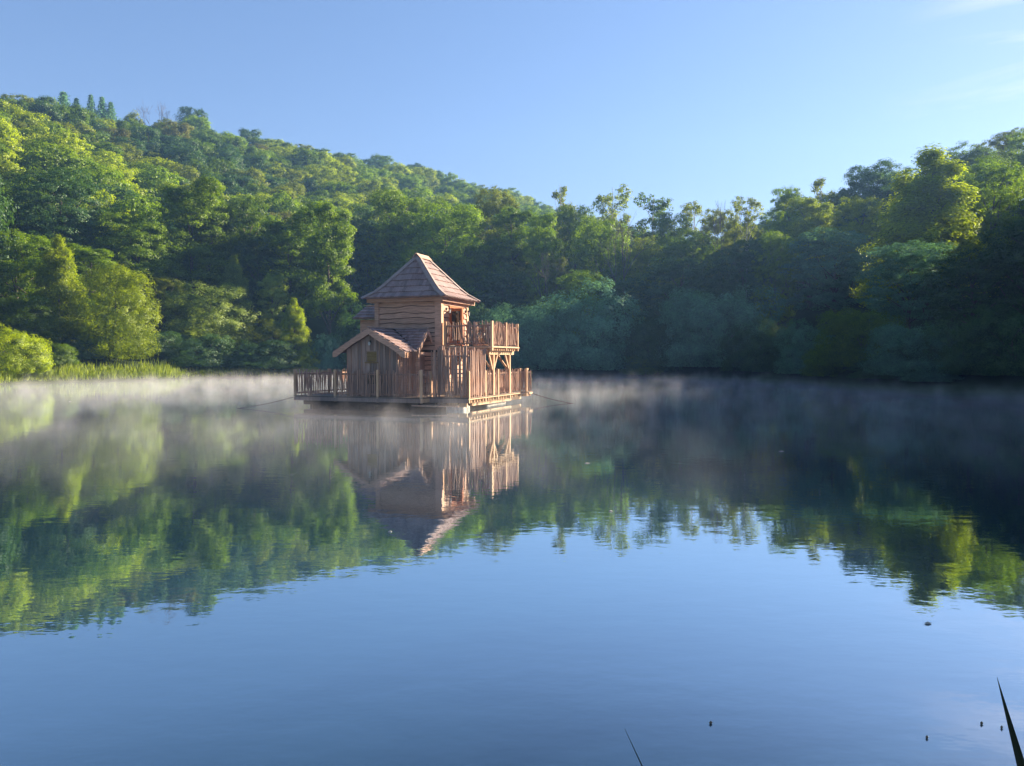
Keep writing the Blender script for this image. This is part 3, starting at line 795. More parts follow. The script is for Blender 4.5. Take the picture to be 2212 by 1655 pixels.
def fascia(a, b, z0, z1, mat, t=.045, name="fascia_board"):
    return MB().bar((a[0], a[1], (z0+z1)/2), (b[0], b[1], (z0+z1)/2), t, z1 - z0).build(name, mat, deck)
fascia((XL, YL+.02), (XS-.03, YL+.02), ZD - .19, ZD - .037, m_grey_board)
fascia((XL+.02, YL+.05), (XL+.02, 4.4), ZD - .19, ZD - .037, m_grey_board)
fascia((XS, YR+.02), (XR-.03, YR+.02), ZD - .20, ZD - .037, m_grey_board)
fascia((XS-.02, YL+.06), (XS-.02, YR), ZD - .19, ZD - .037, m_post)
fascia((XR, YR-.02), (XR, 4.2), ZD - .075, ZD - .037, m_post)
fascia((XR, 4.22), (XR+JT, 4.22+JT), ZD - .10, ZD - .037, m_grey_board)
fascia((XR+JT, 4.26+JT), (XR+JT, YB), ZD - .10, ZD - .037, m_post)
y = YR + .15                                            # joist ends along the right edge
while y < 4.1:
    MB().box(XR - .60, XR - .03 - rc.uniform(0, .03), y - .028, y + .028, ZD - .20, ZD - .08).build("joist", m_post, deck); y += .28
y = 4.35
while y < YB:
    MB().box(XR - .40, XR + JT - .05, y - .028, y + .028, ZD - .20, ZD - .08).build("joist", m_post, deck); y += .28
MB().box(XR - .33, XR - .24, YR + .95, 4.9, ZD - .36, ZD - .205).build("beam", m_post, cabin)
MB().box(XR - .95, XR - .10, YR + .10, YR + .17, ZD - .36, ZD - .205).build("beam", m_post, cabin)
MB().box(XL + .35, XR - 1.2, YL + .28, YL + .38, ZD - .37, ZD - .20).build("beam", m_dark, cabin)
MB().box(XL + .22, XL + .32, YL + .35, 4.2, ZD - .37, ZD - .20).build("beam", m_dark, cabin)
def pontoon(x0, x1, y0, y1, z1, mat, rib=.32):
    mb = MB().box(x0, x1, y0, y1, -.35, z1)
    o = mb.build("pontoon", mat, cabin)
    x = x0 + .06
    while x < x1 - .05:
        MB().box(x, x + .07, y0 - .03, y0 - .001, -.3, z1 - .03).build("rib", mat, o); x += rib
    return o
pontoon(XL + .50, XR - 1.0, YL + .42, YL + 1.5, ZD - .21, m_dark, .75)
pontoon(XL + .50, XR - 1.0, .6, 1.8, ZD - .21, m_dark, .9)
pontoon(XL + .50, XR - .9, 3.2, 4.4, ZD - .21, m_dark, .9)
for (y0, y1, x1) in ((YR + .12, YR + .75, XR - .30), (1.2, 3.3, XR - .42)):
    o = MB().box(x1 - .7, x1, y0, y1, -.35, .15).build("pontoon", m_float, cabin); o['label'] = "pale ribbed float"
    y = y0 + .02
    while y < y1 - .04:
        MB().box(x1 + .001, x1 + .045, y, y + .06, -.3, .13).build("rib", m_float, o); y += .125
    if y0 < 0:
        x = x1 - .62
        while x < x1 - .05:
            MB().box(x, x + .05, y0 - .04, y0 - .001, -.3, .13).build("rib", m_float, o); x += .16
MB().bar((-.10, YL - .05, .19), (1.75, YR - .42, .17), .05, .045).build("mooring_pole", m_stake, cabin)
for t in (.12, .55, .95):
    MB().bar((-.10 + 1.85*t, YL + .0 + .33*t, .20), (-.10 + 1.85*t, YL + .15 + .33*t, ZD-.2), .03, .03).build("bracket", m_dark, cabin)

# ---- tower
TX0, TX1, TY0, TY1 = -3.14, 0.0, 0.0, 2.74
ZE = 4.55
tower = MB().box(TX0 + .06, TX1 - .06, TY0 + .06, TY1 - .06, 2.30, ZE - .02).build("tower_wall", m_dark, cabin)  # near-black backing puts shade into the gaps between boards
low = MB().box(TX0 + .06, TX1 - .25, TY0 + .30, TY1 - .06, ZD + .012, 2.30).build("lower_wall", m_dark, cabin)
def board(parent, org, u, nrm, L0, L1, z0, z1, mat, wave=.030, seed=0, name="siding_board"):
    """waney-edged board: flat top, wavy lower edge standing proud"""
    r_ = random.Random(seed); org = Vector(org); u = Vector(u); nrm = Vector(nrm); K = max(3, int((L1 - L0) / .16)); mb = MB()
    ph, fr1, fr2 = r_.uniform(0, 6.28), r_.uniform(1.8, 3.2), r_.uniform(4.5, 8)
    r0_ = random.Random(seed - 1); ph0, g1, g2 = r0_.uniform(0, 6.28), r0_.uniform(1.8, 3.2), r0_.uniform(4.5, 8)
    for i in range(K + 1):
        t = L0 + (L1 - L0) * i / K; w = wave * (math.sin(fr1*t + ph) + .5*math.sin(fr2*t + ph*2)); wt = wave * (math.sin(g1*t + ph0) + .5*math.sin(g2*t + ph0*2)) - .024
        p = org + u * t
        for dn, zz in ((0.0, z0 + w), (.070, z0 + w), (.022, z1 + wt), (0, z1 + wt)):
            q = p + nrm * dn; mb.v.append((q.x, q.y, zz))
    for i in range(K):
        a = i * 4; b = a + 4
        for j in range(4): mb.f.append((a + j, a + (j+1) % 4, b + (j+1) % 4, b + j))
    mb.f.append((0, 1, 2, 3)); mb.f.append(tuple(K*4 + j for j in (3, 2, 1, 0)))
    return mb.build(name, mat, parent)
# front face of the tower: eight boards, then the lower strip right of the hut roof
zs = [4.42, 4.20, 3.93, 3.71, 3.49, 3.27]
for i in range(len(zs) - 1):
    board(tower, (0, TY0 + .058, 0), (1, 0, 0), (0, -1, 0), TX0 + .20, TX1 - .27, zs[i+1], zs[i] + .0, m_larch, seed=i)
zz = 3.27; i = 10
while zz > 2.42:
    board(tower, (0, TY0 + .058, 0), (1, 0, 0), (0, -1, 0), TX0 + .20, TX1 - .27, zz - .175, zz, m_larch, .013, i); zz -= .18; i += 1
zz = 2.30
while zz > .62:                                        # lower wall seen in the porch
    board(low, (0, TY0 + .298, 0), (1, 0, 0), (0, -1, 0), -1.9, TX1 - .26, zz - .185, zz, m_larch, .012, i); zz -= .19; i += 1
zz = 2.30
while zz > .62:                                        # sunlit side of the lower wall under the balcony
    board(low, (TX1 - .252, 0, 0), (0, 1, 0), (1, 0, 0), TY0 + .32, TY1 - .08, zz - .185, zz, m_larch, .012, i); zz -= .19; i += 1
for (x0, x1) in ((TX0, TX0 + .20), (TX1 - .27, TX1 + .03)):
    MB().box(x0, x1, TY0 - .035, TY0 + .058, 2.36, ZE - .10).build("corner_board", m_larch, tower)
# right face with the glazed door
X1 = TX1 - .062
MB().box(X1, TX1 + .015, TY0 + .062, TY0 + .20, 2.56, ZE - .10).build("corner_board", m_post, tower)
MB().box(X1, TX1 + .015, TY1 - .18, TY1 - .02, 2.56, ZE - .10).build("corner_board", m_post, tower)
for (y0, y1) in ((TY0 + .20, .80), (2.16, TY1 - .18)):
    zz = 4.25
    while zz > 2.6:
        board(tower, (X1, 0, 0), (0, 1, 0), (1, 0, 0), y0, y1, zz - .245, zz, m_larch, .014, i); zz -= .25; i += 1
MB().box(X1, TX1 + .01, TY0 + .20, TY1 - .18, 4.252, 4.43).build("lintel_board", m_larch, tower)
door = MB().box(X1 + .002, TX1 + .02, .80, .90, 2.56, 4.25).box(X1 + .002, TX1 + .02, 2.06, 2.16, 2.56, 4.25).box(X1 + .002, TX1 + .02, .902, 2.058, 4.15, 4.25).build("balcony_door", m_red, cabin)
MB().box(X1 - .02, X1 + .03, 1.50, 2.055, 2.58, 4.148).build("door_leaf", m_red, door)
MB().box(X1 + .032, X1 + .040, 1.58, 1.98, 2.75, 4.05).build("glass_pane", m_glass, door)
MB().box(X1 - .018, X1 - .004, .905, 1.495, 2.58, 4.148).build("glass_pane", m_glass, door)
lf = MB().box(X1 + .05, X1 + .62, .845, .90, 2.58, 4.12).build("door_leaf", m_red, door)   # the open leaf
MB().box(X1 + .14, X1 + .54, .836, .843, 2.75, 4.0).build("glass_pane", m_glass, door)
for yy_ in (.50, 2.42):                                # wall lanterns either side of the door
    o = MB().box(TX1 + .0, TX1 + .03, yy_ - .03, yy_ + .03, 4.02, 4.14).bar((TX1 + .03, yy_, 4.10), (TX1 + .17, yy_, 4.12), .015, .015).tube([(TX1 + .16, yy_, 4.11), (TX1 + .16, yy_, 4.06)], [.02, .075], 8).build("wall_lantern", m_iron, cabin)
    MB().tube([(TX1 + .16, yy_, 4.055), (TX1 + .16, yy_, 3.90)], [.055, .04], 8).build("lamp_glass", m_lamp, o)
    MB().tube([(TX1 + .16, yy_, 3.898), (TX1 + .16, yy_, 3.87)], [.05, .02], 8).build("lamp_cap", m_iron, o)
# eaves beam under the tower roof
EX0, EX1, EY0, EY1 = TX0 - .30, TX1 + .38, TY0 - .48, TY1 + .26
fr_ = MB().box(TX0 - .28, TX1 + .18, TY0 - .20, TY0 - .06, ZE - .17, ZE - .01).build("eaves_beam", m_larch, cabin)
MB().box(TX1 + .05, TX1 + .18, TY0 - .055, TY1 + .22, ZE - .17, ZE - .012).build("eaves_beam", m_larch, cabin)
MB().box(TX0 - .28, TX1 + .18, TY1 + .225, TY1 + .30, ZE - .17, ZE - .01).build("eaves_beam", m_larch, cabin)
MB().box(TX0 - .28, TX0 - .10, TY0 - .055, TY1 + .22, ZE - .17, ZE - .012).build("eaves_beam", m_larch, cabin)
slab("soffit", [(EX0 + .12, EY0 + .12), (EX1 - .12, EY0 + .12), (EX1 - .12, EY1 - .12), (EX0 + .12, EY1 - .12)], ZE - .005, ZE + .01, m_red)

# ---- bell-cast tower roof
xc, yc = (EX0 + EX1) / 2, (EY0 + EY1) / 2
hx, hy = (EX1 - EX0) / 2, (EY1 - EY0) / 2
RZ = [(1.0, 4.56), (.80, 4.80), (.66, 5.05), (0.0, 6.42)]       # (share of half width, height)
RIDGE = .42                                                     # half length of the ridge, along y
def roof_pt(sx, sy, k, f):
    s, z = RZ[k]; return (xc + sx * (hx * s), yc + sy * (RIDGE * (1 - s) + hy * s), z)
rv_ = []; rf = []
for s, z in RZ:
    for sx_, sy_ in ((-1, -1), (1, -1), (1, 1), (-1, 1)):
        rv_.append((xc + sx_ * (hx * s + .001), yc + sy_ * (RIDGE * (1 - s) + hy * s), z - .03))
for k in range(3):
    for j in range(4): rf.append((k*4 + j, k*4 + (j+1) % 4, k*4 + 4 + (j+1) % 4, k*4 + 4 + j))
mb = MB(); mb.v = rv_; mb.f = rf + [(0, 1, 2, 3)]
roof = mb.build("tower_roof", m_shingle, cabin)
def shingles(parent, A0, A1, B0, B1, rows, mat, butt=.042, wmin=.11, wmax=.21, start=0, over=.03, stuffed=None):
    """courses between lower edge A0-A1 and upper edge B0-B1 (world-up is the butt direction)"""
    A0, A1, B0, B1 = map(Vector, (A0, A1, B0, B1))
    nrm = (A1 - A0).cross(B0 - A0).normalized()
    if nrm.z < 0: nrm = -nrm
    for r in range(rows):
        t0, t1 = r / rows, (r + 1) / rows
        tb = t0 - over / max((B0 - A0).length, .1)
        L0, L1 = A0.lerp(B0, tb), A1.lerp(B1, tb); U0, U1 = A0.lerp(B0, t1), A1.lerp(B1, t1)
        ln = (L1 - L0).length; w = 0; first = True
        cuts = [0.0]
        while cuts[-1] < ln: cuts.append(cuts[-1] + rc.uniform(wmin, wmax))
        cuts[-1] = ln
        uu = (L1 - L0) / ln
        # range of the upper edge measured along the lower one
        ua, ub = (U0 - L0).dot(uu), (U1 - L0).dot(uu)
        for a, b in zip(cuts[:-1], cuts[1:]):
            g_ = .004; a_, b_ = a + g_, b - g_
            if b_ - a_ < .02: continue
            drop = rc.uniform(-.010, .010); lift = rc.uniform(0, .006)
            ta, tb_ = min(max(a_, ua), ub), min(max(b_, ua), ub)
            if tb_ - ta < .004: tb_ = ta + .004
            sl = (U0 - L0) - uu * ua
            p0 = L0 + uu * a_ - sl.normalized() * drop; p1 = L0 + uu * b_ - sl.normalized() * drop
            q0 = L0 + uu * ta + sl; q1 = L0 + uu * tb_ + sl
            n1_ = nrm * (butt + lift)
            vs = [p0, p1, q1, q0, p0 + n1_, p1 + n1_, q1 + nrm * .004, q0 + nrm * .004]
            fs = [(0,3,2,1),(4,5,6,7),(0,1,5,4),(1,2,6,5),(2,3,7,6),(3,0,4,7)]
            if stuffed is not None: stuffed.add(vs, fs)
            else: MB().add(vs, fs).build("shingle", mat, parent); NS_[0] += 1
NS_ = [0]
C4 = [(-1, -1), (1, -1), (1, 1), (-1, 1)]
def cpt(j, k):
    s, z = RZ[k]; sx_, sy_ = C4[j % 4]
    return (xc + sx_ * hx * s, yc + sy_ * (RIDGE * (1 - s) + hy * s), z)
hidden = MB()
for j in range(4):
    st = None if j in (0, 1) else hidden
    shingles(roof, cpt(j, 0), cpt(j+1, 0), cpt(j, 1), cpt(j+1, 1), 1, m_shingle, start=j, stuffed=st)
    shingles(roof, cpt(j, 1), cpt(j+1, 1), cpt(j, 2), cpt(j+1, 2), 1, m_shingle, start=j, stuffed=st)
    shingles(roof, cpt(j, 2), cpt(j+1, 2), cpt(j, 3), cpt(j+1, 3), 5, m_shingle, start=j, stuffed=st)
q = hidden.build("shingles", m_shingle, roof); q['kind'] = 'stuff'
for j in range(4):                                      # hip boards
    pts = [Vector(cpt(j, k)) for k in range(4)]
    out_ = Vector((C4[j][0], C4[j][1], 0)).normalized()
    mb = MB()
    for k in range(3):
        a, b = pts[k] + Vector((0, 0, .035)), pts[k+1] + Vector((0, 0, .035))
        if k == 0: a = a + (a - b).normalized() * .07
        d = (b - a).normalized()
        # two narrow wings folded over the hip, one to each slope
        for sgn, tgt in ((1, Vector(cpt(j+1, k))), (-1, Vector(cpt(j-1, k)))):
            side = (tgt - pts[k]); side = (side - d * side.dot(d)).normalized()
            nn = d.cross(side).normalized(); nn = nn if nn.z > 0 else -nn
            vs = [a, a + side * .15, b + side * .15, b]
            mb.add([v + nn * .012 for v in vs] + [v + nn * .045 for v in vs], [(0,3,2,1),(4,5,6,7),(0,1,5,4),(1,2,6,5),(2,3,7,6),(3,0,4,7)])
    mb.build("hip_board", m_hip, roof)
cap = MB()
for sx_ in (-1, 1):
    a0 = Vector((xc, yc - RIDGE - .14, 6.50)); a1 = Vector((xc, yc + RIDGE + .14, 6.50)); dn = Vector((sx_ * .19, 0, -.20))
    nn = Vector((sx_ * .72, 0, .69)) * .028
    vs = [a0, a1, a1 + dn, a0 + dn]
    cap.add(vs + [v + nn for v in vs], [(0,3,2,1),(4,5,6,7),(0,1,5,4),(1,2,6,5),(2,3,7,6),(3,0,4,7)])
cap.build("ridge_cap", m_larch, roof)

# ---- gabled hut in front
HX0, HX1, HY0, HY1 = -3.20, -.87, -2.02, 0.0
HXC = (HX0 + HX1) / 2; HZE, HZR = 2.50, 3.16
hb = MB(); n0 = [(HX0 + .03, ZD + .012), (HX1 - .03, ZD + .012), (HX1 - .03, HZE - .10), (HXC, HZR - .10), (HX0 + .03, HZE - .10)]
hb.v = [(x, HY0 + .03, z) for x, z in n0] + [(x, HY1 + .25, z) for x, z in n0]
hb.f = [(0, 1, 2, 3, 4), (9, 8, 7, 6, 5)] + [(i, (i+1) % 5, 5 + (i+1) % 5, 5 + i) for i in range(5)]
hut = hb.build("hut_wall", m_grey_board, cabin)
def slope_z(x): return HZR - .07 - abs(x - HXC) * (HZR - HZE) / (HX1 - HXC)
WX0, WX1, WZ0, WZ1 = -2.30, -1.82, 1.86, 2.32
x = HX0
k = 0
while x < HX1 - .03:
    w = min(rc.uniform(.13, .20), HX1 - x)
    x1 = x + w - .008
    segs = [(ZD + .014, min(slope_z(x), slope_z(x1)) - .03)]
    if x1 > WX0 and x < WX1: segs = [(ZD + .014, WZ0), (WZ1, segs[0][1])]
    for z0, z1 in segs:
        d_ = .018 + rc.uniform(0, .012)
        MB().add([(x, HY0 + .028, z0), (x1, HY0 + .028, z0), (x1, HY0 + .028, z1), (x, HY0 + .028, z1),
                  (x + .006, HY0 + .028 - d_, z0), (x1 - .006, HY0 + .028 - d_, z0), (x1 - .004, HY0 + .028 - d_, z1), (x + .004, HY0 + .028 - d_, z1)],
                 [(0,1,2,3),(7,6,5,4),(1,0,4,5),(2,1,5,6),(3,2,6,7),(0,3,7,4)]).build("wall_board", m_grey_board, hut)
    if rc.random() < .75 and not (WX0 - .1 < x < WX1 + .02):   # half-round batten over the joint
        MB().tube([(x + rc.uniform(-.01, .01), HY0 - .006, ZD + .02), (x + rc.uniform(-.012, .012), HY0 - .006, 1.5), (x, HY0 - .006, min(slope_z(x), HZR) - .06)], [.022, .026, .018], 6).build("batten", m_stake, hut)
    x += w; k += 1
y = HY0 + .03                                          # right side of the hut: boards and battens
while y < -.98:
    MB().box(HX1 - .03, HX1 - .008, y, y + .10, ZD + .014, HZE - .16).build("wall_board", m_red if False else m_larch, hut)
    MB().tube([(HX1 - .004, y + .10, ZD + .02), (HX1 - .004, y + .10, HZE - .17)], [.022, .020], 6).build("batten", m_stake, hut)
    y += .135
# blind window, sill, lamp and the low dark window in the gable
win = MB().box(WX0 - .03, WX0 + .012, HY0 - .012, HY0 + .028, WZ0, WZ1).box(WX1 - .012, WX1 + .03, HY0 - .012, HY0 + .028, WZ0, WZ1).box(WX0 + .013, WX1 - .013, HY0 - .012, HY0 + .028, WZ1 - .04, WZ1).build("window", m_grey_board, cabin)
z = WZ0 + .03
while z < WZ1 - .05:
    MB().box(WX0 + .014, WX1 - .014, HY0 + .004, HY0 + .022, z, z + .052).build("blind_slat", m_shutter, win); z += .058
MB().box(WX0 - .06, WX1 + .06, HY0 - .075, HY0 + .026, WZ0 - .035, WZ0 - .001).build("sill", m_shutter, win)
w2 = MB().box(WX0 + .03, WX0 + .06, HY0 - .022, HY0 + .02, .95, 1.46).box(WX1 - .06, WX1 - .03, HY0 - .022, HY0 + .02, .95, 1.46).box(WX0 + .061, WX1 - .061, HY0 - .022, HY0 + .02, 1.42, 1.46).box(WX0 + .061, WX1 - .061, HY0 - .022, HY0 + .02, .95, .98).box((WX0+WX1)/2 - .012, (WX0+WX1)/2 + .012, HY0 - .020, HY0 + .02, .981, 1.419).build("window", m_grey_board, cabin)
w2['label'] = "low dark window behind the railing"
MB().box(WX0 + .062, WX1 - .062, HY0 - .012, HY0 - .004, .982, 1.418).build("glass_pane", m_glass, w2)
o = MB().box(HXC - .10, HXC - .05, HY0 - .03, HY0 - .002, 2.60, 2.72).bar((HXC - .075, HY0 - .03, 2.68), (HXC - .075, HY0 - .12, 2.69), .015, .015).build("wall_lantern", m_iron, cabin)
MB().tube([(HXC - .075, HY0 - .11, 2.67), (HXC - .075, HY0 - .11, 2.60), (HXC - .075, HY0 - .11, 2.53)], [.035, .05, .03], 8).build("lamp_glass", m_lamp, o)
# hut roof
SL = (HZR - HZE) / (HX1 - HXC)
RX0, RX1 = HXC - 1.62, HXC + 1.62
RY0 = HY0 - .28
def hz_(x): return HZR + .05 - abs(x - HXC) * SL * 1.02
CRZ = HZR + .05; CY = -.42; CXE = -.42; CYE = -1.22; CS = (CRZ - 2.38) / (CY - CYE)       # cross gable: ridge y, end x, eave y, slope
hroof = MB()
for x_ in (RX0, RX1):
    a0, a1 = Vector((HXC, RY0, CRZ)), Vector((HXC, TY0 + .05, CRZ)); b0, b1 = Vector((x_, RY0, hz_(x_))), Vector((x_, TY0 + .05, hz_(x_)))
    if x_ == RX1:                                        # cut along the valley
        v0 = Vector((HXC, CY, CRZ)); v1 = Vector((RX1 - .05, CYE + .03, hz_(RX1 - .05)))
        poly = [Vector((HXC, RY0, CRZ)), b0, v1, v0]
        hroof.add(poly + [p - Vector((0, 0, .04)) for p in poly], [(0,1,2,3),(7,6,5,4),(0,4,5,1),(1,5,6,2),(2,6,7,3),(3,7,4,0)])
    else:
        poly = [a0, b0, b1, a1]
        hroof.add(poly + [p - Vector((0, 0, .04)) for p in poly], [(0,1,2,3),(7,6,5,4),(0,4,5,1),(1,5,6,2),(2,6,7,3),(3,7,4,0)])
hutroof = hroof.build("hut_roof", m_shingle, cabin)
up_ = Vector((0, 0, .012))
shingles(hutroof, (RX1, CYE + .03, hz_(RX1)+.012), (RX1, RY0, hz_(RX1)+.012), (HXC, CY, CRZ+.012), (HXC, RY0, CRZ+.012), 7, m_shingle, over=.02)
sh = MB(); shingles(hutroof, (RX0, RY0, hz_(RX0)+.012), (RX0, TY0, hz_(RX0)+.012), (HXC, RY0, CRZ+.012), (HXC, TY0, CRZ+.012), 6, m_shingle, stuffed=sh)
q = sh.build("shingles", m_shingle, hutroof); q['kind'] = 'stuff'
croof = MB()
poly = [Vector((RX1 - .12, CYE, 2.38)), Vector((CXE, CYE, 2.38)), Vector((CXE, CY, CRZ)), Vector((HXC + .02, CY, CRZ))]
croof.add(poly + [p - Vector((0, 0, .04)) for p in poly], [(0,1,2,3),(7,6,5,4),(0,4,5,1),(1,5,6,2),(2,6,7,3),(3,7,4,0)])
poly = [Vector((HXC, CY, CRZ)), Vector((CXE, CY, CRZ)), Vector((CXE, -.02, CRZ - .40)), Vector((HXC, -.02, CRZ - .40))]
croof.add(poly + [p - Vector((0, 0, .04)) for p in poly], [(0,1,2,3),(7,6,5,4),(0,4,5,1),(1,5,6,2),(2,6,7,3),(3,7,4,0)])
proof = croof.build("porch_roof", m_shingle, cabin)
shingles(proof, (RX1 - .16, CYE, 2.392), (CXE, CYE, 2.392), (HXC + .04, CY, CRZ+.012), (CXE, CY, CRZ+.012), 7, m_shingle, over=.02)
MB().bar((HXC + .04, CY + .0, CRZ + .035), (RX1 - .04, CYE + .0, hz_(RX1) + .045), .05, .03).build("valley_strip", m_iron, proof)
MB().bar((HXC - .0, RY0 - .02, CRZ + .045), (HXC, CY, CRZ + .045), .12, .03).build("ridge_board", m_hip, hutroof)
MB().bar((HXC + .07, CY, CRZ + .045), (CXE + .03, CY, CRZ + .045), .12, .03).build("ridge_board", m_hip, proof)
def barge(name, a, b, w, t, parent, nrm, wave=.018, seed=0):
    """broad waney board hung under a roof edge, from ridge point a to eave point b"""
    r_ = random.Random(seed); a = Vector(a); b = Vector(b); K = 10; mb = MB(); nrm = Vector(nrm); ph = r_.uniform(0, 6)
    for i in range(K + 1):
        p = a.lerp(b, i / K); wv = w + wave * math.sin(i * .9 + ph) + (.03 if i == K - 1 else -.03 if i == K else 0)
        for q in (p, p + nrm * t, p + nrm * t - Vector((0, 0, wv)), p - Vector((0, 0, wv))): mb.v.append(tuple(q))
    for i in range(K):
        s_ = i * 4
        for j in range(4): mb.f.append((s_ + j, s_ + (j+1) % 4, s_ + 4 + (j+1) % 4, s_ + 4 + j))
    mb.f.append((3, 2, 1, 0)); mb.f.append(tuple(K*4 + j for j in range(4)))
    return mb.build(name, m_larch_h, parent)
barge("barge_board", (HXC, RY0 - .0, CRZ + .0), (RX0 - .03, RY0, hz_(RX0 - .03)), .24, -.04, hutroof, (0, 1, 0), seed=1)
barge("barge_board", (HXC + .002, RY0 - .0, CRZ + .0), (RX1 + .03, RY0, hz_(RX1 + .03)), .24, -.04, hutroof, (0, 1, 0), seed=2)
barge("barge_board", (CXE, CY, CRZ), (CXE, CYE - .05, 2.34), .20, .045, proof, (1, 0, 0), seed=3)
barge("barge_board", (CXE, CY + .002, CRZ), (CXE, -.02, CRZ - .40), .20, .045, proof, (1, 0, 0), seed=4)
MB().box(CXE - .14, CXE - .01, CYE + .06, CYE + .19, ZD + .013, 2.42).build("porch_post", m_larch, cabin)
MB().bar((CXE - .07, CYE + .125, 2.20), (CXE - .07, -.0, 2.20), .07, .12).build("porch_beam", m_larch, cabin)

# ---- small lean-to behind on the left
lt = MB().box(TX0 - 1.22, TX0 - .02, .75, 2.45, ZD + .013, 3.72).build("annexe_wall", m_larch_h, cabin)
lr = MB(); lx0, lx1 = TX0 - 1.42, TX0 + .02
poly = [Vector((lx0, .50, 3.78)), Vector((lx1, .50, 3.78)), Vector((lx1, 1.6, 4.36)), Vector((lx0, 1.6, 4.36))]
lr.add(poly + [p - Vector((0, 0, .05)) for p in poly], [(0,1,2,3),(7,6,5,4),(0,4,5,1),(1,5,6,2),(2,6,7,3),(3,7,4,0)])
poly = [Vector((lx0, 1.602, 4.36)), Vector((lx1, 1.602, 4.36)), Vector((lx1, 2.7, 3.78)), Vector((lx0, 2.7, 3.78))]
lr.add(poly + [p - Vector((0, 0, .05)) for p in poly], [(0,1,2,3),(7,6,5,4),(0,4,5,1),(1,5,6,2),(2,6,7,3),(3,7,4,0)])
aroof = lr.build("annexe_roof", m_shingle, cabin)
shingles(aroof, (lx0, .50, 3.792), (lx1, .50, 3.792), (lx0, 1.6, 4.372), (lx1, 1.6, 4.372), 4, m_shingle)
MB().bar((lx0 - .04, 1.6, 4.41), (lx1, 1.6, 4.41), .16, .035).build("ridge_board", m_hip, aroof)

# ---- balcony on posts
BX0, BX1, BY0, BY1, BZ = .06, 2.22, .12, 3.15, 2.52
bal = MB().box(BX0, BX1 - .02, BY0 + .03, BY1, BZ - .06, BZ - .02).build("balcony_floor", m_deck, cabin)
y = BY0
while y < BY1 - .10:
    MB().box(BX0, BX1, y + .003, y + .117, BZ - .02, BZ + .005).build("floor_board", m_deck, bal); y += .12
MB().box(BX0 - .04, BX1 - .02, BY0 - .025, BY0 + .028, BZ - .085, BZ - .022).build("edge_board", m_post, bal)
MB().box(BX1 - .018, BX1 + .03, BY0 - .03, BY1 + .08, BZ - .065, BZ - .022).build("edge_board", m_post, bal)
MB().box(-.15, BX1 - .22, BY0 + .04, BY0 + .13, BZ - .27, BZ - .087).build("beam", m_larch_h, bal)
y = BY0 + .22
while y < BY1:
    MB().box(.10, BX1 - .05, y - .03, y + .03, BZ - .19, BZ - .062).build("joist", m_post, bal); y += .25
PX = BX1 - .30
MB().box(PX - .06, PX + .06, .40, BY1 + .10, BZ - .35, BZ - .192).build("beam", m_post, bal)
for py in (.95, 2.80):
    MB().box(PX - .058, PX + .058, py - .058, py + .058, ZD + .013, BZ - .352).build("balcony_post", m_post, cabin)
    MB().box(.62, .74, py - .058, py + .058, ZD + .013, BZ - .20).build("balcony_post", m_post, cabin)
    MB().bar((PX - .06, py, BZ - 1.0), (PX - .62, py, BZ - .25), .07, .08).build("knee_brace", m_post, cabin)
for (a, b) in (((PX, 1.01, BZ - .98), (PX, 1.40, BZ - .36)), ((PX, 2.74, BZ - .98), (PX, 2.32, BZ - .36))):
    MB().bar(a, b, .07, .075).build("knee_brace", m_post, cabin)
MB().bar((PX, .89, BZ - 1.0), (PX, .52, BZ - .37), .07, .075).build("knee_brace", m_post, cabin)
railing("balcony_railing", (BX0 + .03, BY0 + .04), (BX1 - .03, BY0 + .04), BZ + .03, 'bal', (.03, 2.10), gap=.072, post_h=.98, rails=(.07, .80), label="front balcony railing of bent stakes", off=.0)
railing("balcony_railing", (BX1 - .03, BY0 + .10), (BX1 - .03, BY1 - .02), BZ + .03, 'bal', (0.0, 1.52, 2.91), gap=.078, post_h=.98, rails=(.07, .80), label="sunlit side railing of the balcony", post_w=.085)
railing("balcony_railing", (BX1 - .10, BY1 - .03), (BX0, BY1 - .03), BZ + .03, 'bal', (), gap=.11, rails=(.07, .80), stuff=True)
# table and chair on the balcony
o = MB().tube([(1.25, 1.2, BZ + .62), (1.25, 1.2, BZ + .65)], [.32, .32], 14).build("balcony_table", m_iron, cabin)
# ---- lower railings and tall screens
railing("railing", (XL + .04, YL + .05), (XS - .02, YL + .05), ZD + .02, 'low', (0.0, 1.95, 3.92, 5.84), gap=.086, label="long front railing of grey stakes before the hut")
railing("railing", (XS, YL + .14), (XS, YR - .02), ZD + .02, 'low', (), gap=.10, label="short sunlit return of the front railing")
railing("railing", (XL + .05, 4.3), (XL + .05, YL + .14), ZD + .02, 'low', (0, 2.1, 4.2), gap=.13, label="left side railing of the deck")
railing("railing", (-4.6, YB - .05), (XL + .06, 4.35), ZD + .02, 'low', (), gap=.14, stuff=True)
railing("railing", (XR + .15, YB - .05), (-4.5, YB - .05), ZD + .02, 'low', (.1, 2.4, 4.7), gap=.15, stuff=True)
railing("stake_screen", (XS + .04, YR + .06), (XR - .10, YR + .06), ZD + .02, 'high', (0.0, 1.62), gap=.064, post_h=1.0, rails=(.12, .92, 1.62), label="man-high screen of tall stakes on the front terrace edge", ragged=.10)
railing("stake_screen", (XR - .02, YR + .10), (XR - .02, .05), ZD + .02, 'high', (-.04, 1.60), gap=.080, post_h=1.02, rails=(.12, .92, 1.62), label="sunlit man-high stake screen at the right front corner", ragged=.10)
railing("railing", (XR - .02, .12), (XR - .02, 4.16), ZD + .02, 'low', (1.35, 2.72, 4.04), gap=.082, label="sunlit right side railing")
railing("railing", (XR + .02, 4.20), (XR + JT, 4.2 + JT), ZD + .02, 'low', (.27,), gap=.07, label="short angled railing at the far right corner")
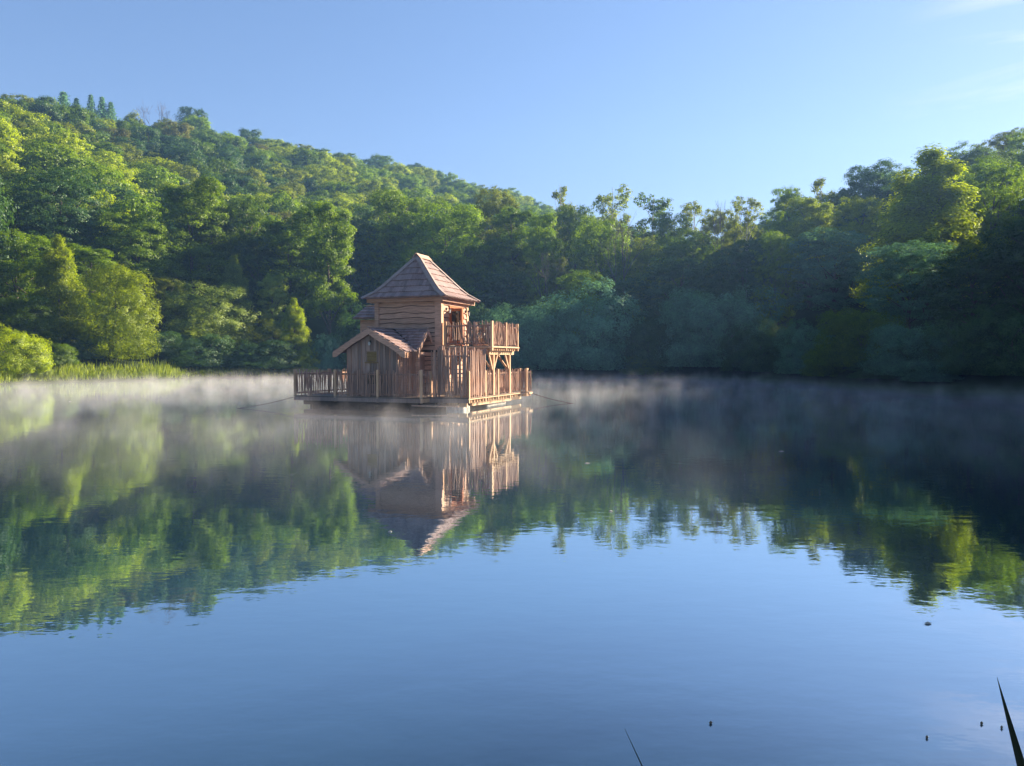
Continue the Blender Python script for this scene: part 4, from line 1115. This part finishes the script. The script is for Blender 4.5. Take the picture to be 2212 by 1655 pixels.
railing("railing", (XR + JT - .02, 4.5), (XR + JT - .02, YB - .05), ZD + .02, 'low', (), gap=.12, stuff=True)
# folding chairs on the terrace and benches on the left deck
def bench(x0, x1, y0, y1, zt):
    o = MB().box(x0, x1, y0, y1, zt - .04, zt).build("bench", m_post, cabin)
    for px_, py_ in ((x0+.04, y0+.04), (x1-.04, y0+.04), (x0+.04, y1-.04), (x1-.04, y1-.04)):
        MB().box(px_-.03, px_+.03, py_-.03, py_+.03, ZD + .013, zt - .042).build("leg", m_post, o)
    return o
b_ = bench(-4.75, -4.30, 1.9, 3.4, .98); b_['label'] = "sunlit bench seen left of the hut"
MB().box(-4.80, -4.75, 1.9, 3.4, .90, 1.42).build("backrest", m_larch_h, b_)
def chair(loc, rz, label, grp):
    root = link("deck_chair", None); root.location = loc; root.rotation_euler = (0, 0, rz); tag(root, label, "chair", grp)
    for sx_ in (-.24, .24):
        MB().bar((sx_, -.25, 0), (sx_, .32, .98), .03, .04).build("leg", m_post, root)
        MB().bar((sx_ * .86, .28, 0), (sx_ * .86, -.27, .42), .03, .04).build("leg", m_post, root)
    mb = MB(); K = 6
    for i in range(K + 1):
        t = i / K; yy_ = -.24 + .54 * t; zc_ = .42 - .16 * math.sin(t * 3.14) + .53 * t * t
        mb.v += [(-.22, yy_, zc_), (.22, yy_, zc_), (.22, yy_ - .012, zc_ - .012), (-.22, yy_ - .012, zc_ - .012)]
    for i in range(K):
        for j in range(4): mb.f.append((i*4 + j, i*4 + (j+1) % 4, i*4 + 4 + (j+1) % 4, i*4 + 4 + j))
    mb.f += [(0, 1, 2, 3), tuple(K*4 + j for j in (3, 2, 1, 0))]
    mb.build("seat", m_cloth, root)
    return root
CM = Matrix.Translation(cabin.location) @ Matrix.Rotation(-TH, 4, 'Z')
chair(CM @ Vector((1.35, -.95, ZD + .015)), -TH - 1.2, "pale folding deck chair behind the tall stake screen on the lower terrace", None)
chair(CM @ Vector((.95, 2.0, BZ + .008)), -TH - 1.4, "pale folding deck chair behind the balcony railing, near the door", None)
chair(CM @ Vector((1.65, 1.1, BZ + .008)), -TH - 2.2, "pale folding deck chair behind the middle of the front balcony railing", None)
print("pickets", NP_[0], "shingles", NS_[0])

# mooring ropes
def rope(a, b, sag, label):
    pts = [Vector(a).lerp(Vector(b), t / 10) - Vector((0, 0, sag * math.sin(math.pi * t / 10))) for t in range(11)]
    o = MB().tube(pts, [.014] * 11, 5).build("mooring_rope", m_rope); tag(o, label, "rope")
A_ = CM @ Vector((XL, YL + .1, ZD - .05)); rope(A_, A_ + Vector((-2.1, -.9, -.44)), .05, "thin mooring rope slanting into the water from the left deck corner")
A_ = CM @ Vector((XR + JT, 5.0, ZD - .1)); rope(A_, A_ + Vector((1.9, -1.6, -.40)), .05, "thin mooring rope slanting into the water from the right deck corner")

# two reed blades close to the camera
m_reed = leaf_mat("reed blade", (.030, .038, .016), .1)
def blade(base, tip, w, label, bend=(0, 0, 0)):
    base = Vector(base); tip = Vector(tip); mb = MB(); K = 10; side = (tip - base).cross(Vector((0, 1, 0))).normalized()
    for i in range(K + 1):
        t = i / K; p = base.lerp(tip, t) + Vector(bend) * math.sin(t * 3.14) ; ww = w * (1 - t ** 1.3) / 2 + .0006
        mb.v += [tuple(p - side * ww), tuple(p + Vector((0, ww * .5, 0))), tuple(p + side * ww), tuple(p - Vector((0, ww * .25, 0)))]
    for i in range(K):
        for j in range(4): mb.f.append((i*4 + j, i*4 + (j+1) % 4, i*4 + 4 + (j+1) % 4, i*4 + 4 + j))
    mb.f += [(3, 2, 1, 0), tuple(K*4 + j for j in range(4))]
    o = mb.build("reed_blade", m_reed); tag(o, label, "reed")
def at(px, py, d): return Vector(((px - CX_PX) / F_PX * d, d, EYE - (py - HOR_PX) / F_PX * d))
t1 = at(1353, 1586, 2.9); t2 = at(2168, 1472, 2.4)
d1 = at(1385, 1655, 2.9) - t1; d2 = at(2211, 1618, 2.4) - t2
b1_ = t1 + d1 * ((t1.z - .0) / -d1.z); b2_ = t2 + d2 * ((t2.z - .0) / -d2.z)
blade(b1_, t1, .011, "thin dark reed tip at the bottom of the photo, right of the middle")
blade(b2_, t2, .075, "broad dark reed blade leaning at the bottom right corner")
# leaves and twigs adrift
rs = np.random.RandomState(77)
spots = [(2136, 1577, 'dark speck of drifting weed left of the broad reed blade'), (2181, 1586, 'tiny drifting speck right beside the broad reed blade'), (2017, 1608, 'small dark drifting leaf low at the right of the lake'), (1542, 1576, 'lone tiny drifting leaf at the bottom middle of the lake'),
         (2014, 1354, 'drifting leaf below the mirrored pyramidal tree'), (1320, 1107, 'pale drifting leaf on the mirrored far wood'), (150, 868, 'pale drifting stick near the left shore'), (1268, 1002, 'pale drifting leaf right of the mirrored balcony'), (1690, 976, 'pale drifting leaf in the shaded right water'), (841, 1152, 'pale drifting leaf left of the mirrored roof peak')]
m_drift = plain("sodden leaf", (.10, .08, .05), .6); m_drift2 = plain("pale dry leaf", (.55, .50, .42), .6)
for px_, py_, lab in spots:
    d = EYE * F_PX / (py_ - HOR_PX); x_ = (px_ - CX_PX) / F_PX * d; s_ = .010 if d < 4.5 else .03 if d < 14 else .06
    mb = MB(); n = 7
    mb.v = [(math.cos(2*math.pi*i/n) * s_ * rs.uniform(.6, 1.3), math.sin(2*math.pi*i/n) * s_ * .5 * rs.uniform(.6, 1.2), .006) for i in range(n)] + [(0, 0, .018), (0, 0, -.004)]
    mb.f = [(i, (i+1) % n, n) for i in range(n)] + [((i+1) % n, i, n+1) for i in range(n)]
    o = mb.build("drifting_leaf", m_drift if 'dark' in lab or 'tiny' in lab else m_drift2); o.location = (x_, d, 0); tag(o, lab, "leaf")


# ------------------------------------------------------------------ air: haze over the valley, mist over the water
def volume_box(name, x0, x1, y0, y1, z0, z1, label):
    b = MB().box(x0, x1, y0, y1, z0, z1)
    m, nt, out = new_mat(name)
    pv = nt.nodes.new("ShaderNodeVolumePrincipled")
    nt.links.new(pv.outputs[0], out.inputs["Volume"])
    o = b.build(name, m); tag(o, label, None, None, 'stuff')
    return o, m, nt, pv
o, m, nt, pv = volume_box("haze", -445, 445, -445, 460, -3.5, 135, "thin blue morning haze filling the valley")
pv.inputs["Color"].default_value = (.30, .55, 1.0, 1)
pv.inputs["Density"].default_value = 0.00048
pv.inputs["Anisotropy"].default_value = 0.3

o, m, nt, pv = volume_box("mist", -62, 40, 7, 90, 0.01, 2.6, "low drifting morning mist lying in wisps on the lake")
pv.inputs["Color"].default_value = (1.0, .935, .93, 1)
pv.inputs["Anisotropy"].default_value = 0.2
N = nt.nodes.new; L = nt.links.new
tcm = N("ShaderNodeTexCoord"); mpm = N("ShaderNodeMapping"); mpm.inputs["Scale"].default_value = (.85, .55, .55)
nm = N("ShaderNodeTexNoise"); nm.inputs["Scale"].default_value = 1.0; nm.inputs["Detail"].default_value = 6; nm.inputs["Roughness"].default_value = .6; nm.inputs["Distortion"].default_value = .4
L(tcm.outputs["Object"], mpm.inputs["Vector"]); L(mpm.outputs[0], nm.inputs["Vector"])
sx = N("ShaderNodeSeparateXYZ"); L(tcm.outputs["Object"], sx.inputs[0])
# wisps reach as high as the noise is strong
hz = N("ShaderNodeMapRange"); hz.inputs["From Min"].default_value = 0; hz.inputs["From Max"].default_value = 2.4; hz.inputs["To Min"].default_value = .44; hz.inputs["To Max"].default_value = .90
L(sx.outputs["Z"], hz.inputs["Value"])
sb = N("ShaderNodeMath"); sb.operation = 'SUBTRACT'; L(nm.outputs["Fac"], sb.inputs[0]); L(hz.outputs[0], sb.inputs[1])
md_ = N("ShaderNodeMath"); md_.operation = 'MULTIPLY'; L(sb.outputs[0], md_.inputs[0]); md_.inputs[1].default_value = 0.34
mx_ = N("ShaderNodeMath"); mx_.operation = 'MAXIMUM'; L(md_.outputs[0], mx_.inputs[0]); mx_.inputs[1].default_value = 0
# thins out near the camera's bank
ny = N("ShaderNodeMapRange"); ny.inputs["From Min"].default_value = 9; ny.inputs["From Max"].default_value = 17; L(sx.outputs["Y"], ny.inputs["Value"])
mz = N("ShaderNodeMath"); mz.operation = 'MULTIPLY'; L(mx_.outputs[0], mz.inputs[0]); L(ny.outputs[0], mz.inputs[1])
# an even thin sheet right on the water, thickest to the left
ex_ = N("ShaderNodeMapRange"); ex_.inputs["From Min"].default_value = .55; ex_.inputs["From Max"].default_value = 0; ex_.inputs["To Max"].default_value = .015; L(sx.outputs["Z"], ex_.inputs["Value"])
lf_ = N("ShaderNodeMapRange"); lf_.inputs["From Min"].default_value = 5; lf_.inputs["From Max"].default_value = -20; lf_.inputs["To Min"].default_value = .25; L(sx.outputs["X"], lf_.inputs["Value"])
e1 = N("ShaderNodeMath"); e1.operation = 'MULTIPLY'; L(ex_.outputs[0], e1.inputs[0]); L(lf_.outputs[0], e1.inputs[1])
e2 = N("ShaderNodeMath"); e2.operation = 'MULTIPLY'; yf_ = N("ShaderNodeMapRange"); yf_.inputs["From Min"].default_value = 75; yf_.inputs["From Max"].default_value = 40; yf_.inputs["To Min"].default_value = .35; L(sx.outputs["Y"], yf_.inputs["Value"])
e0 = N("ShaderNodeMath"); e0.operation = 'MULTIPLY'; L(yf_.outputs[0], e0.inputs[0]); L(e1.outputs[0], e0.inputs[1]); L(e0.outputs[0], e2.inputs[0]); L(ny.outputs[0], e2.inputs[1])
lf2 = N("ShaderNodeMapRange"); lf2.inputs["From Min"].default_value = 8; lf2.inputs["From Max"].default_value = -25; lf2.inputs["To Min"].default_value = .62; lf2.inputs["To Max"].default_value = 1.0; L(sx.outputs["X"], lf2.inputs["Value"])
e4 = N("ShaderNodeMath"); e4.operation = 'MULTIPLY'; L(mz.outputs[0], e4.inputs[0]); L(lf2.outputs[0], e4.inputs[1])
e3 = N("ShaderNodeMath"); e3.operation = 'ADD'; L(e2.outputs[0], e3.inputs[0]); L(e4.outputs[0], e3.inputs[1])
L(e3.outputs[0], pv.inputs["Density"])
